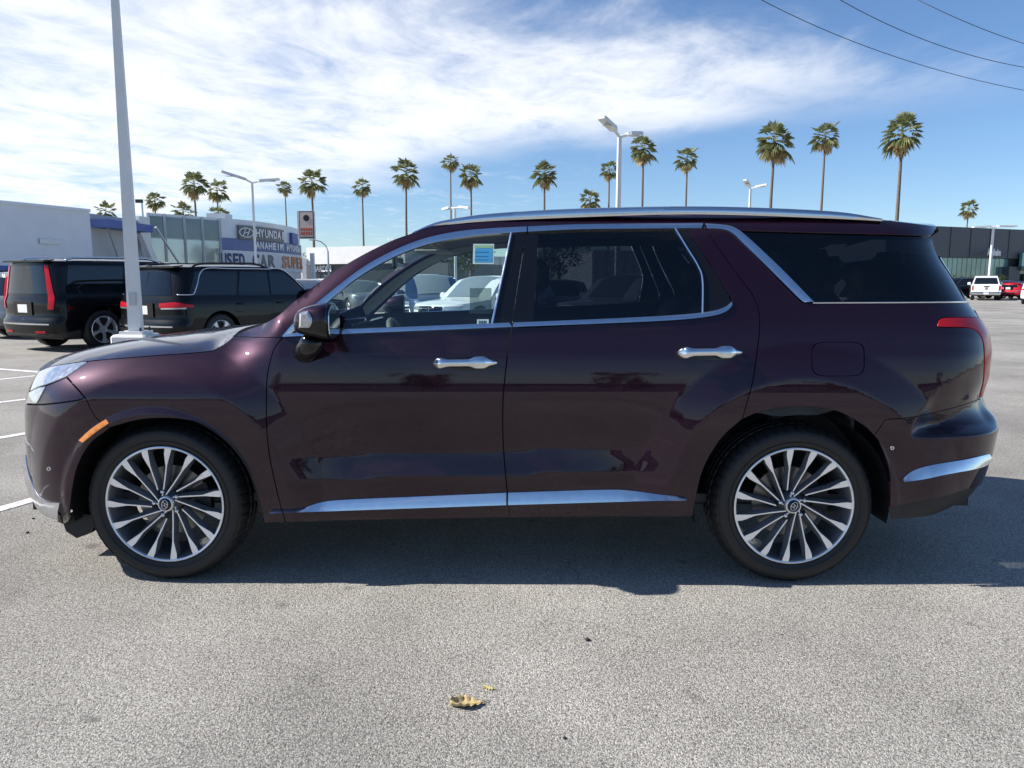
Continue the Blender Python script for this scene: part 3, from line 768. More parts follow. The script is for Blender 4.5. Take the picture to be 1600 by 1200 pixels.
# ------------------------------------------------------------------ lamp posts
def lamp_post(px_, d, h, label, arms, wid=.15, base=.8, group='parking lot lamp posts', taper=.8):
    p = at_row(px_, {967: 270, 397: 350, 1172: 310, 1549: 395, 711: 340}.get(px_, 440), d); t = thing('lamp_post', label, 'lamp post', (*p, 0), 0, group)
    m_ = MB(); m_.box((0, 0, base/2), (.46, .46, base), bev=.03); m_.build('base', M['concrete'], t)
    m_ = MB(); m_.box((0, 0, base+.02), (wid*1.9, wid*1.9, .04)); m_.build('base_plate', M['pole_white'], t)
    m_ = MB(); m_.box((0, 0, (base+h)/2+.02), (wid, wid, h-base), rz=.25, taper=taper); m_.build('pole', M['pole_white'], t)
    for bx_, by_ in ((1, 1), (1, -1), (-1, 1), (-1, -1)):
        m_ = MB(); m_.tube([(bx_*wid*.75, by_*wid*.75, base), (bx_*wid*.75, by_*wid*.75, base+.09)], .014, 6); m_.build('anchor_bolt', M['dark_metal'], t)
    m_ = MB(); m_.box((0.02, -wid*.53, base+.45), (wid*.55, .012, .16), rz=.25); m_.build('hand_hole_cover', M['mullion'], t)
    for ang, L_, tilt in arms:
        ca, sa = math.cos(ang), math.sin(ang); m_ = MB()
        m_.tube([(0, 0, h-.08), (0, 0, h+.02), (ca*.45, sa*.45, h+.10+tilt*.45)], .055, 8); m_.build('arm', M['pole_white'], t)
        m_ = MB(); V = []
        for x_, w_, z0_, z1_ in ((.30, .10, .0, .10), (.42, .17, -.02, .12), (L_-.06, .17, -.03, .09), (L_, .13, -.02, .06)):
            zt = h+.06+tilt*x_
            for yy, z_ in ((-w_, z0_), (w_, z0_), (w_*.85, z1_), (-w_*.85, z1_)): V.append((ca*x_-sa*yy, sa*x_+ca*yy, zt+z_))
        m_.add(V, [(i*4+j, i*4+(j+1) % 4, (i+1)*4+(j+1) % 4, (i+1)*4+j) for i in range(3) for j in range(4)]+[(0, 1, 2, 3), (12, 13, 14, 15)])
        hd_ = m_.build('lamp_head', M['pole_white'], t)
        m_ = MB(); zt = h+.06+tilt*(L_*.6)-.034; m_.box((ca*L_*.6, sa*L_*.6, zt), (L_*.5, .24, .01), rz=ang); m_.build('lamp_lens', M['lamp_lens'], hd_)
    return t
lamp_post(207, 9.6, 8.2, 'nearest white square lamp post with concrete base beside the black SUVs', ((.3, 1.0, .1), (math.pi+.3, 1.0, .1)), .155, .72, taper=.10)
bpy.data.objects['lamp_post'].rotation_euler = (0, math.radians(.3), 0)
lamp_post(397, 46, 7.25, 'twin-arm lamp post in front of the showroom banner', ((math.radians(205), 1.75, .30), (math.radians(12), 1.6, .12)), .15)
lamp_post(967, 28, 6.55, 'lamp post with two angled white heads rising behind the roof rail', ((math.radians(232), 1.25, .34), (math.radians(25), .95, .14)), .16)
lamp_post(1172, 52, 7.55, 'shorter looking lamp post above the roof rail, between the palms at right', ((math.radians(235), 1.2, .36), (math.radians(-20), 1.1, .2)), .15)
lamp_post(1549, 66, 6.0, 'lamp post with level twin heads in front of the charcoal showroom', ((math.radians(182), 1.85, -.03), (math.radians(5), 2.1, .02)), .18)
lamp_post(711, 46, 5.75, 'lamp post whose white head just clears the front of the roof rail', ((math.radians(-30), 1.1, -.10), (math.radians(150), .9, -.1)), .15)
lamp_post(626, 62, 4.6, 'low lamp post head showing over the top of the windscreen', ((math.radians(170), 1.0, .1), (math.radians(-10), 1.0, .1)), .15)
# street lamp with a curved arm
p = at_d(514, 80); sl = thing('street_lamp', 'grey street lamp with a curved arm beside the pole sign', 'street lamp', (*p, 0))
m_ = MB(); m_.tube([(0, 0, 0), (0, 0, 4.6)], [.12, .09], 8); m_.build('pole', M['mullion'], sl)
m_ = MB(); m_.tube([(0, 0, 4.6), (-.2, 0, 5.1), (-.7, 0, 5.55), (-1.4, 0, 5.75)], .055, 8); m_.build('arm', M['mullion'], sl)
m_ = MB(); m_.box((-1.65, 0, 5.74), (.6, .2, .12), bev=.03); m_.build('lamp_head', M['mullion'], sl)
p = at_d(230, 56); sl = thing('roof_floodlight', 'small floodlight mast standing behind the pale wing parapet', 'floodlight', (*p, 0))
m_ = MB(); m_.tube([(0, 0, 0), (0, 0, 7.2)], .07, 6); m_.build('mast', M['mullion'], sl)
m_ = MB(); m_.box((-.2, 0, 7.25), (.5, .2, .25)); m_.build('lamp_head', M['dark_metal'], sl)

# ------------------------------------------------------------------ overhead wires
for k, (pa, pb, pc, lab) in enumerate((((1190, 0), (1400, 89), (1600, 141), 'lowest of the three overhead wires at upper right'),
                                       ((1313, 0), (1460, 68), (1600, 105), 'middle one of the three overhead wires at upper right'),
                                       ((1435, 0), (1520, 39), (1600, 68), 'highest overhead wire, in the top right corner'))):
    zs = (9.6, 8.6, 8.4); P = []
    for (a, b), z in zip((pa, pb, pc), zs):
        d = ray(a, b); P.append(CAM+d*(z+k*.5-CAM[2])/d[2])
    P = np.array(P); pts = []
    for t in np.linspace(-1.2, 3.0, 72):
        L0 = (t-.5)*(t-1)/.5; L1 = t*(t-1)/-.25; L2 = t*(t-.5)/.5; pts.append(P[0]*L0+P[1]*L1+P[2]*L2)
    m_ = MB(); m_.tube(pts, .011, 6); tag(m_.build('overhead_wire', M['wire'], smooth=True), lab, 'wire', 'overhead wires'); WEND = WEND+[pts[-1]] if k else [pts[-1]]

up_ = thing('utility_pole', 'brown wooden utility pole carrying the overhead wires off to the right', 'utility pole', (WEND[1][0], WEND[1][1], 0))
hm_ = max(q[2] for q in WEND)
m_ = MB(); m_.tube([(0, 0, 0), (0, 0, hm_+.8)], [.17, .11], 10); m_.build('pole', mat('creosoted_wood', (.11, .08, .055), .9, noise=(5, .3)), up_, smooth=True)
for k, q in enumerate(WEND):
    m_ = MB(); m_.tube([(0, 0, q[2]-.12), (q[0]-WEND[1][0], q[1]-WEND[1][1], q[2]-.05)], .05, 6); m_.build('cross_arm', bpy.data.materials['creosoted_wood'], up_)
# low buildings that close the street beyond the frame
for lab, a, b, h, mt_ in (('low white block far beyond the right edge of the lot', (1760, 95), (2150, 80), 5.0, 'wall_white'), ('low pale block beyond the left end of the wing', (-420, 60), (-190, 62), 4.6, 'wall_grey')):
    bd_ = thing('street_block', lab, 'building', group='low blocks closing the street'); A, B = at_d(*a), at_d(*b)
    m_ = MB(); vwall(m_, A, B, 0, h, 12); m_.build('wall', M[mt_], bd_)
    m_ = MB(); vwall(m_, A+outn(A, B, .2), B+outn(A, B, .2), h, h+.3, 12.4); m_.build('parapet', M['mullion'], bd_)
    for k in range(6):
        p0, p1 = lerp(A, B, (k+.15)/6)+outn(A, B, .05), lerp(A, B, (k+.8)/6)+outn(A, B, .05); m_ = MB(); vwall(m_, p0, p1, .3, 2.6, .04); m_.build('window_pane', M['grey_glass'], bd_)

# ------------------------------------------------------------------ palms
def frond_fan(m_, base, direc, L_, droop, rng, mi=0, blades=11, spread=1.15):
    """one fan leaf: a stalk and a half-wheel of narrow blades"""
    d = np.array(direc, float); d /= np.linalg.norm(d)
    side = np.cross(d, [0, 0, 1.0]); side = side/(np.linalg.norm(side)+1e-9); upv = np.cross(side, d)
    roll = rng.uniform(-.5, .5); side, upv = side*math.cos(roll)+upv*math.sin(roll), -side*math.sin(roll)+upv*math.cos(roll)
    tip = base+d*L_*.50
    m_.add([base-side*.03, base+side*.03, tip+side*.02, tip-side*.02], [(0, 1, 2, 3)], mi)
    for k in range(blades):
        a = (k/(blades-1)-.5)*2*spread+rng.uniform(-.06, .06); dd = d*math.cos(a)+side*math.sin(a); l_ = L_*.60*(1-.25*abs(a)/spread)*rng.uniform(.8, 1.15)
        pw = np.cross(dd, upv); w_ = .048*L_
        mid = tip+dd*l_*.6+np.array([0, 0, -droop*.10*l_]); end = tip+dd*l_+np.array([0, 0, -droop*l_*.42])
        m_.add([tip, mid+pw*w_, end, mid-pw*w_], [(0, 1, 2), (0, 2, 3)], mi)
def palm_crown(seed, n=64, R_=2.7, skirt=.5):
    rng = np.random.default_rng(seed); g_ = MB(); d_ = MB()
    for k in range(n):
        el = math.radians(82-118*((k+.5)/n)**.85+rng.uniform(-8, 8)); az = k*2.39996+rng.uniform(-.25, .25)
        L_ = R_*rng.uniform(.74, 1.12)*(.9 if el > 1.0 else 1.0); dr = .9+1.1*max(0, .6-el)
        d = (math.cos(el)*math.cos(az), math.cos(el)*math.sin(az), math.sin(el))
        frond_fan(g_, np.array([0, 0, -.5*(k/n)]), d, L_, dr*.6, rng)
    for k in range(int(26*skirt)+6):
        el = math.radians(rng.uniform(-80, -34)); az = rng.uniform(0, 2*math.pi); L_ = R_*rng.uniform(.6, 1.0)
        d = (math.cos(el)*math.cos(az), math.cos(el)*math.sin(az), math.sin(el))
        frond_fan(d_, np.array([0, 0, -.6-.3*rng.random()]), d, L_, .7, rng, spread=.6, blades=7)
    a = mesh_from('crown', g_.v, g_.f, False); b = mesh_from('dry_skirt', d_.v, d_.f, False)
    a.materials.append(M['frond']); b.materials.append(M['frond_dry']); return a, b
CROWNS = [palm_crown(11, 36, 3.1, .3), palm_crown(12, 33, 3.0, .7), palm_crown(13, 38, 3.1, 1.2), palm_crown(14, 28, 3.0, .5)]
palms = [(242, 313, 16, 0, 'smallest palm above the pale wing at far left'), (303, 287, 23, 0, 'left one of two close palms above the glass showroom'), (339, 297, 18, 3, 'right one of two close palms above the glass showroom'),
         (445, 293, 14, 0, 'small slender palm above the showroom name sign'), (487, 284, 24, 0, 'bushy palm rising beside the pole sign'), (566, 291, 18, 3, 'palm standing alone above the windscreen pillar base'),
         (635, 270, 23, 0, 'palm above the front end of the roof rail'), (704, 252, 16, 3, 'taller left palm of the pair over the front door'), (736, 273, 20, 1, 'lower right palm of the pair over the front door'),
         (851, 271, 23, 2, 'palm with brown skirt straight above the door pillar'), (922, 312, 18, 1, 'low palm whose crown just clears the roof rail'), (952, 265, 18, 1, 'palm partly hidden behind the white lamp post'),
         (1005, 231, 24, 2, 'palm just right of the angled lamp heads'), (1074, 247, 21, 1, 'palm with short brown skirt over the rear door'), (1211, 219, 31, 2, 'large palm with long drooping skirt over the quarter window'),
         (1290, 212, 25, 1, 'slim palm between the two largest palms'), (1410, 207, 35, 2, 'largest and nearest palm, with yellowing skirt, at right'), (1514, 326, 15, 1, 'little distant palm above the charcoal showroom'),
         (286, 331, 22, 3, 'low spreading palm top peeping over the glass showroom roof'), (343, 338, 20, 3, 'low palm top right behind the showroom parapet'), (165, 330, 18, 3, 'palm fronds peeping over the pale wing parapet')]
lean = {487: .055, 635: .035, 704: .03, 736: .02, 566: .02, 1410: .012, 1290: .012}
for i, (px_, row, r, v, lab) in enumerate(palms):
    d = 2.9*FPX/r; p = at_row(px_, row, d); rr_ = ray(px_, row); h = CAM[2]+rr_[2]*d/rr_[1]+.2
    t = thing('palm_tree', lab, 'palm tree', (*p, 0), RNG.uniform(0, 6.28), 'fan palms along the street')
    ln = lean.get(px_, 0.0)*0
    m_ = MB(); b0 = RNG.uniform(-.3, .3); zz_ = np.linspace(0, h-.3, 14)
    bend = lambda z: b0*math.sin(math.pi*z/h)
    rad = [.30-.14*(z/h)+(.10 if z < 1 else 0) for z in zz_]
    m_.tube([(bend(z), 0, z) for z in zz_], rad, 9); m_.build('trunk', M['trunk'], t, smooth=True)
    a, b = CROWNS[v]; s = RNG.uniform(.82, .96)
    o = link_mesh('crown', a, None, t); o.location = (0, 0, h); sz = s*RNG.uniform(.9, 1.18); o.scale = (s, s, sz); o.rotation_euler = (RNG.uniform(-.12, .12), RNG.uniform(-.12, .12), RNG.uniform(0, 6.28))
    o = link_mesh('dry_skirt', b, None, t); o.location = (0, 0, h); o.scale = (s, s, s)

# ------------------------------------------------------------------ broad-leaved trees across the lot, and those behind the photographer that the paint mirrors
def tree_mesh(seed, R_=3.0, n=1500):
    rng = np.random.default_rng(seed); m_ = MB(); cs = [rng.normal(0, 1, 3)*[R_*.42, R_*.42, R_*.32] for _ in range(16)]
    for k in range(n):
        c = cs[rng.integers(16)]; d = rng.normal(0, 1, 3); d /= np.linalg.norm(d); p = c+d*R_*.38*rng.uniform(.55, 1.0)
        a = rng.normal(0, 1, 3); a -= d*(a@d)*.5; a /= np.linalg.norm(a); b = np.cross(a, d); s = R_*.07*rng.uniform(.6, 1.3)
        m_.add([p-a*s, p+b*s*.5, p+a*s, p-b*s*.5], [(0, 1, 2, 3)])
    me = mesh_from('crown', m_.v, m_.f, False); me.materials.append(M['leaf']); return me
TM = [tree_mesh(21), tree_mesh(22)]
def tree(p, h, s, lab, v, group):
    t = thing('shade_tree', lab, 'tree', (p[0], p[1], 0), RNG.uniform(0, 6), group)
    m_ = MB(); m_.tube([(0, 0, 0), (.1, 0, h*.35), (0, .1, h*.6)], [.22, .17, .12], 8); 
    for a in (0, 2.1, 4.2): m_.tube([(0, .05, h*.45), (math.cos(a)*s*1.1, math.sin(a)*s*1.1, h*.72)], [.10, .04], 6)
    m_.build('trunk', M['bark'], t, smooth=True)
    o = link_mesh('crown', TM[v], None, t); o.location = (0, 0, h*.72); o.scale = (s, s, s)
tree(at_d(738, 62), 5.2, .75, 'small leafy tree far across the lot seen through the front door glass', 0, 'trees across the lot')
tree(at_d(700, 88), 5.6, .8, 'distant leafy tree left of the white warehouse through the door glass', 1, 'trees across the lot')
tree(at_d(872, 66), 5.0, .75, 'leafy tree seen darkly through the rear door glass', 1, 'trees across the lot')
tree(at_d(467, 96), 5.0, .55, 'leafy tree squeezed between the showroom and the dealership', 0, 'trees across the lot')
tree(at_d(1503, 66), 1.9, .26, 'low green shrub tree before the charcoal showroom glass', 0, 'trees across the lot')
tree(at_d(1561, 66), 1.9, .22, 'round green shrub tree right of the white pickup', 1, 'trees across the lot')

# ------------------------------------------------------------------ other cars
def small_wheel(parent, x, y, R_, sgn, n=5):
    t = MB(); w = .23
    t.revolve([(.03, R_*.66), (.0, R_*.72), (-.004, R_*.86), (.012, R_*.96), (.04, R_), (w-.04, R_), (w-.01, R_*.95), (w, R_*.8), (w-.03, R_*.66)], 40)
    rm = MB(); rm.revolve([(.006, R_*.68), (.0, R_*.66), (.02, R_*.63), (.12, R_*.60)], 40, mi=0)
    rm.revolve([(.03, .0001), (.026, R_*.16), (.12, R_*.2)], 20, mi=0)
    rim = rm.build('wheel', [M['machined'], M['wheel_dark']], parent, smooth=True, sharp=40); rim.location = (x, y, R_); rim.scale = (1, sgn, 1)
    t.v = [(a, b, max(c, -R_+.001)) for a, b, c in t.v]
    t.build('tyre', M['rubber'], rim, smooth=True, sharp=40)
    me = None
    for k in range(n):
        if me is None:
            s = MB(); V = []
            for r, hw, yy in ((R_*.1, R_*.06, .016), (R_*.4, R_*.055, .012), (R_*.645, R_*.11, .004)):
                V += [(r, yy, hw), (r, yy, -hw), (r, yy+.03, -hw*1.3), (r, yy+.03, hw*1.3)]
            s.add(V, [(i*4+j, i*4+(j+1) % 4, (i+1)*4+(j+1) % 4, (i+1)*4+j) for i in range(2) for j in range(4)]+[(0, 1, 2, 3), (8, 9, 10, 11)])
            o = s.build('spoke', M['machined'], rim); me = o.data
        else: o = link_mesh('spoke', me, None, rim)
        o.rotation_euler = (0, k*2*math.pi/n+.3, 0)
    d = MB(); d.revolve([(.10, .0001), (.10, R_*.6)], 24); d.build('brake_disc', M['black_plastic'], rim)
    return rim

def car(name, label, cat_, loc, heading, L=4.9, Wd=.96, H=1.75, paint='black_paint', glass='glass_black', boxy=.5, lamps='wide', group='cars parked in the lot',
        trim='chrome', belt=.60, hood=.56, wheel=.37, rails=True, step=.09, detail=True, chrome_line=True, dring=False, rail_mat='black_plastic'):
    """a closed-bodied car, nose towards local -x; heading = the way the nose points"""
    t = thing(name, label, cat_, (loc[0], loc[1], 0), heading+math.pi, group)
    zb, zr, zh = belt*H, H-.07, hood*H
    W = smooth_table([(.12, Wd-.10), (.24, Wd-.05), (.34, Wd-.012), (.5, Wd), (.72, Wd), (zb-.10, Wd-.015), (zb, Wd-.04), (zb+.05, Wd-.06), (zr-.06, Wd-.20+.06*boxy), (zr, Wd-.25+.05*boxy), (zr+.05, Wd-.36)], .02, .05, 2.3)
    xr = L/2; rk = .42-.26*boxy
    XF_ = smooth_table([(.12, -xr+.12), (.3, -xr+.02), (.5, -xr), (.75, -xr+.01), (zh, -xr+.10), (zh+.3, -xr+.5), (H, -xr+1.2)], .02, .05, 2.3)
    XR_ = smooth_table([(.12, xr-.22), (.3, xr-.05), (.5, xr), (.62, xr), (.68, xr-.06), (zb-.1, xr-.06), (zb, xr-.09), (zr-.03, xr-rk), (zr+.05, xr-rk-.02)], .015, .05, 2.3)
    sk = Skin(W, XF_, XR_, .62, .34+.1*(1-boxy), pf=(2.6, 1.8), pr=(3.0, 2.4), wref=Wd)
    um_, ux_ = (lambda z: float(sk.umin(z))), (lambda z: float(sk.umax(z)))
    wb = L*.295; wf, wr = -wb-.02, wb+.0
    zs = .26
    def arch(xc, n=14): return [(xc+(wheel+.07)*math.cos(a), wheel+(wheel+.055)*math.sin(a)) for a in np.linspace(math.pi-.0, 0, n)]
    cowl, top_f = -L*.205, -L*.055
    u_re = XR_(zr)-.25
    topc = cat([(um_(zh-.06), zh-.06), (um_(zh-.06)+.45, zh-.055), (-xr+.45, zh-.02), (-xr+.9, zh+.02), (cowl, zb+.0)], 5)
    pil = cat([(cowl, zb), (cowl+(top_f-cowl)*.5, zb+(zr-zb)*.56), (top_f-.06, zr-.045), (top_f+.2, zr)], 5)
    roof = cat([(top_f+.2, zr), (0.3, zr+.022), (u_re-.4, zr+.008), (u_re, zr-.01), (ux_(zr-.01), zr-.01)], 6)
    top = np.vstack([topc, pil[1:], roof[1:]])
    bot = np.array([(um_(zs), zs), (wf-(wheel+.07)-.12, zs)]+arch(wf)[0:]+arch(wr)+[(ux_(zs+.1)-.9, zs), (ux_(zs+.06), zs+.06)])
    bot = np.array([(um_(zs), zs)]+[(q[0], max(q[1], zs)) for q in arch(wf)]+[(q[0], max(q[1], zs)) for q in arch(wr)]+[(ux_(z), z) for z in np.linspace(zs+.06, zr-.012, 30)])
    outl = np.vstack([bot, top[::-1], [(um_(z), z) for z in np.linspace(zh-.065, zs+.01, 20)]])
    V, F, n = sheet(sk, outl, step=step, rim=0)
    V2, F2 = V*[1, -1, 1], [f[::-1] for f in F]
    T3 = sk.pt(top[:, 0], top[:, 1]); x = T3[:, 0]
    crown = .05*sm(-xr+.05, -xr+.6, x)*(1-.4*sm(u_re-.2, XR_(zr), x)); bow = -.20*sm(-xr+.8, cowl, x)*(1-sm(cowl, top_f+.8, x))
    LV, LF = loft(T3, 15, crown, bow)
    AV = np.vstack([V, V2, np.array(LV)]); k1, k2 = len(V), 2*len(V)
    AF = F+[tuple(i+k1 for i in f) for f in F2]+[tuple(i+k2 for i in f) for f in LF]
    me = mesh_from('body', AV, AF, True)
    bm = bmesh.new(); bm.from_mesh(me); bmesh.ops.remove_doubles(bm, verts=bm.verts, dist=.0012); bm.to_mesh(me); bm.free(); me.set_sharp_from_angle(angle=math.radians(55))
    link_mesh('body', me, M[paint], t)
    G = M[glass]
    i0, i1 = len(topc)-1, len(topc)+len(pil)-2
    LV, LF = loft(T3[i0:i1]*[1, .93, 1], 13, crown[i0:i1]+.012, bow[i0:i1], off=.006); link_mesh('windscreen', mesh_from('windscreen', LV, LF), G, t)
    zt = zr-.075; A_ = lambda z: float(np.interp(z, pil[:, 1], pil[:, 0]))
    x_b = L*.035; x_c = L*.205; x_d = XR_(zb)-.30
    wins = [('front_window', [(A_(zb+.04)+.13, zb+.03), (A_(zb+.2)+.12, zb+.2), (A_(zt)+.14, zt), (x_b-.05, zt+.01), (x_b, zb+.03)]),
            ('rear_window', [(x_b+.05, zb+.03), (x_b+.0, zt+.01), (x_c-.16, zt), (x_c-.02, zb+.10), (x_c-.02, zb+.04)]),
            ('quarter_window', [(x_c+.05, zb+.05), (x_c-.09, zt), (XR_(zt)-.34, zt-.02), (x_d+.02, zb+.06)])]
    for nm, o_ in wins:
        both(nm, sk, np.array(o_)[::-1], G, t, step=step*1.3, off=.010, rim=.008)
    ring = cat([(A_(zb+.02)+.06, zb+.01), (A_(zb+.2)+.07, zb+.2), (A_(zt)+.10, zt+.03), (x_b, zt+.045), (x_c, zt+.04), (x_d-.42, zt+.02), (x_d-.20, zb+.26), (x_d-.10, zb+.11), (x_d-.03, zb+.075), (x_d+.22, zb+.075)] if dring else [(A_(zb+.02)+.06, zb+.01), (A_(zb+.2)+.07, zb+.2), (A_(zt)+.10, zt+.03), (x_b, zt+.045), (x_c, zt+.04), (XR_(zt)-.31, zt+.015)], 8)
    if chrome_line:
        for sgn in (1, -1):
            P = sk.pt(ring[:, 0], ring[:, 1], .012)*[1, sgn, 1]; r_ = MB(); r_.tube(P, .012, 6); r_.build('window_trim', M[trim], t, smooth=True)
            if dring: continue
            q = uz = np.array([(A_(zb+.02)+.06, zb+.01), (0, zb+.012), (x_c, zb+.022), (x_d+.05, zb+.04)]); q = cat(q, 6)
            P = sk.pt(q[:, 0], q[:, 1], .008)*[1, sgn, 1]; r_ = MB(); r_.tube(P, .010, 6); r_.build('window_trim', M[trim], t, smooth=True)
    # tail
    ue = lambda z, f: ux_(z)-f
    bw_ = Wd*.80
    both('tail_window', sk, np.array([(ue(zb+.06, 0), zb+.06), (ue(zb+.06, bw_*.93), zb+.06), (ue(zt, bw_*.80), zt-.03), (ue(zt, 0), zt-.03)])[::-1], G, t, step=step*1.3, off=.006, rim=.004)
    if lamps == 'tall':
        both('tail_lamp', sk, np.array([(ue(.85, bw_*1.08), .85), (ue(.85, bw_*.92), .85), (ue(zb, bw_*.95), zb), (ue(zt, bw_*.85), zt-.02), (ue(zt, bw_*.98), zt-.02), (ue(zb, bw_*1.12), zb)])[::1], M['lens_red'], t, step=step, off=.018, rim=.02)
    elif lamps == 'wide':
        both('tail_lamp', sk, np.array([(ue(zb, bw_*1.42), zb-.155), (ue(zb, bw_*.55), zb-.165), (ue(zb, bw_*.55), zb-.085), (ue(zb, bw_*1.0), zb-.06), (ue(zb, bw_*1.42), zb-.115)]), M['lens_red'], t, step=step, off=.012, rim=.015)
        both('reverse_lamp', sk, np.array([(ue(zb, bw_*1.25), zb-.185), (ue(zb, bw_*.60), zb-.195), (ue(zb, bw_*.60), zb-.168), (ue(zb, bw_*1.25), zb-.158)]), M['lens_clear'], t, step=step, off=.012, rim=.015)
    else:
        both('tail_lamp', sk, np.array([(ue(.8, bw_*1.2), .72), (ue(.8, bw_*.85), .72), (ue(.9, bw_*.85), 1.02), (ue(.9, bw_*1.15), 1.0)]), M['lens_red'], t, step=step, off=.012, rim=.015)
    xt = float(XR_(.8)); p_ = MB(); p_.box((xt+.012, 0, .86), (.02, .32, .16)); p_.build('licence_plate', M['plate'], t)
    p_ = MB(); p_.box((xt+.006, 0, .86), (.02, .62, .26)); p_.build('plate_recess', M['gloss_black'], t)
    if detail:
        both('bumper_bar', sk, np.array([(ue(.56, 0), .54), (ue(.56, bw_), .545), (ue(.56, bw_), .57), (ue(.56, 0), .575)])[::-1], M[trim], t, step=step, off=.012, rim=.012)
        both('rear_reflector', sk, np.array([(ue(.4, bw_*.85), .38), (ue(.4, bw_*.5), .38), (ue(.4, bw_*.5), .42), (ue(.4, bw_*.85), .42)]), M['lens_red'], t, step=step, off=.012, rim=.01)
        both('lower_bumper', sk, np.array([(ue(.3, 0), zs+.06), (wr+wheel+.12, zs+.02), (wr+wheel+.10, .44), (ue(.4, bw_*1.1), .36), (ue(.36, 0), .36)])[::-1], M['black_plastic'], t, step=step, off=.008, rim=.01)
        s_ = MB(); rw = Wd-.25; s_.add([(XR_(zr)-.14, -rw, zr+.0), (XR_(zr)-.14, rw, zr+.0), (XR_(zr)+.045, rw*.94, zr-.03), (XR_(zr)+.045, -rw*.94, zr-.03), (XR_(zr)-.14, -rw, zr+.025), (XR_(zr)-.14, rw, zr+.025), (XR_(zr)+.045, rw*.94, zr+.005), (XR_(zr)+.045, -rw*.94, zr+.005)],
               [(3, 2, 1, 0), (4, 5, 6, 7), (0, 1, 5, 4), (1, 2, 6, 5), (2, 3, 7, 6), (3, 0, 4, 7)]); s_.build('spoiler', M[paint], t)
    # nose
    zl0, zl1 = zh-.22, zh-.09; un = lambda z, f: um_(z)+f
    both('headlamp', sk, np.array([(un(zl0, bw_*.62), zl0+.03), (un(zl0, bw_*1.2), zl0+.06), (un(zl1, bw_*1.3), zl1+.01), (un(zl1, bw_*.60), zl1-.01)]), M['lens_clear'], t, step=step, off=.010, rim=.012)
    both('grille', sk, np.array([(un(.5, 0), .50), (un(.5, bw_*.55), .52), (un(zl1, bw_*.55), zl1-.01), (un(zl1, 0), zl1)]), M['gloss_black'], t, step=step, off=.008, rim=.01)
    for k in range(4):
        z0 = .54+k*(zl1-.56)/4
        both('grille_bar', sk, np.array([(un(z0, 0), z0), (un(z0, bw_*.53), z0+.005), (un(z0, bw_*.53), z0+.025), (un(z0, 0), z0+.02)]), M['chrome'], t, step=step, off=.018, rim=.012)
    # mirrors, rails, wheels, seams
    for sgn in (1, -1):
        m0 = sk.pt(np.array([A_(zb+.04)+.20]), np.array([zb+.06]))[0]
        mm = MB(); mm.box((m0[0], (m0[1]-.13)*sgn, zb+.08), (.14, .22, .17), bev=.04); mm.tube([(m0[0], m0[1]*sgn, zb+.02), (m0[0], (m0[1]-.1)*sgn, zb+.05)], .03, 6); mm.build('door_mirror', M[paint], t, smooth=True, sharp=40)
        if rails:
            rp = cat([(top_f+.35, zr+.0), (top_f+.6, zr+.065), (.6, zr+.085), (u_re-.35, zr+.06), (u_re-.1, zr+.0)], 6)
            P = sk.pt(rp[:, 0], np.full(len(rp), zr-.005)); P[:, 2] = rp[:, 1]; P[:, 1] = (P[:, 1]+.03)*sgn
            r_ = MB(); r_.tube(P, .022, 8); r_.build('roof_rail', M[rail_mat], t, smooth=True)
        for q in ([(x_b, zb-.01), (x_b+.02, .7), (x_b+.02, zs+.08)], [(A_(zb)+.02, zb-.01), (A_(zb)-.02, .7), (A_(zb)+.04, zs+.08)], [(x_c+.06, zb-.01), (x_c+.10, zb-.25), (x_c-.08, .80)]):
            c_ = cat(q, 8); P = sk.pt(c_[:, 0], c_[:, 1], .0005)*[1, sgn, 1]; r_ = MB(); r_.tube(P, .0035, 4); r_.build('door_seam', M['gloss_black'], t)
        for xh in (x_b-.30, x_c-.12):
            c_ = np.array([(xh+k*.05, zb-.12+.002*k) for k in range(5)]); P = sk.pt(c_[:, 0], c_[:, 1], .022)*[1, sgn, 1]; r_ = MB(); r_.tube(P, .013, 6); r_.build('door_handle', M[paint], t, smooth=True)
        for xw in (wf, wr):
            small_wheel(t, xw, -(Wd-.02)*sgn, wheel, sgn)
    u2 = MB(); u2.box((0, 0, zs+.06), (L*.86, Wd*1.5, .16)); u2.build('underbody', M['black_plastic'], t)
    return t

# the two black SUVs at the left
hA = hB = math.radians(62)
def corner_place(px_, d, hd, L, Wd):
    """centre of a car whose rear right corner stands in column px_ at distance d, nose pointing hd"""
    c = at_d(px_, d); f = np.array([math.cos(hd), math.sin(hd)]); r = np.array([math.sin(hd), -math.cos(hd)])
    return c+f*L/2-r*Wd
car('black_suv', 'big black SUV with tall red tail lamps at the far left', 'car', corner_place(74, 14.3, hA, 5.35, 1.0), hA, 5.35, 1.0, 1.87, boxy=1.0, step=.055, lamps='tall', wheel=.41, belt=.585, chrome_line=False, rail_mat='chrome')
car('black_suv', 'black SUV with slim wide tail lamps and silver window line behind the lamp post', 'car', corner_place(270, 13.5, hB, 5.1, .98), hB, 5.1, .98, 1.74, boxy=.55, step=.055, dring=True, lamps='wide', wheel=.39, belt=.615)
hC = math.radians(62)
car('dark_suv', 'dark SUV cut off by the left edge of the picture', 'car', corner_place(2, 17.5, hC, 4.9, .95), hC, 4.9, .95, 1.66, paint='grey_paint', lamps='tall', wheel=.37, detail=False)
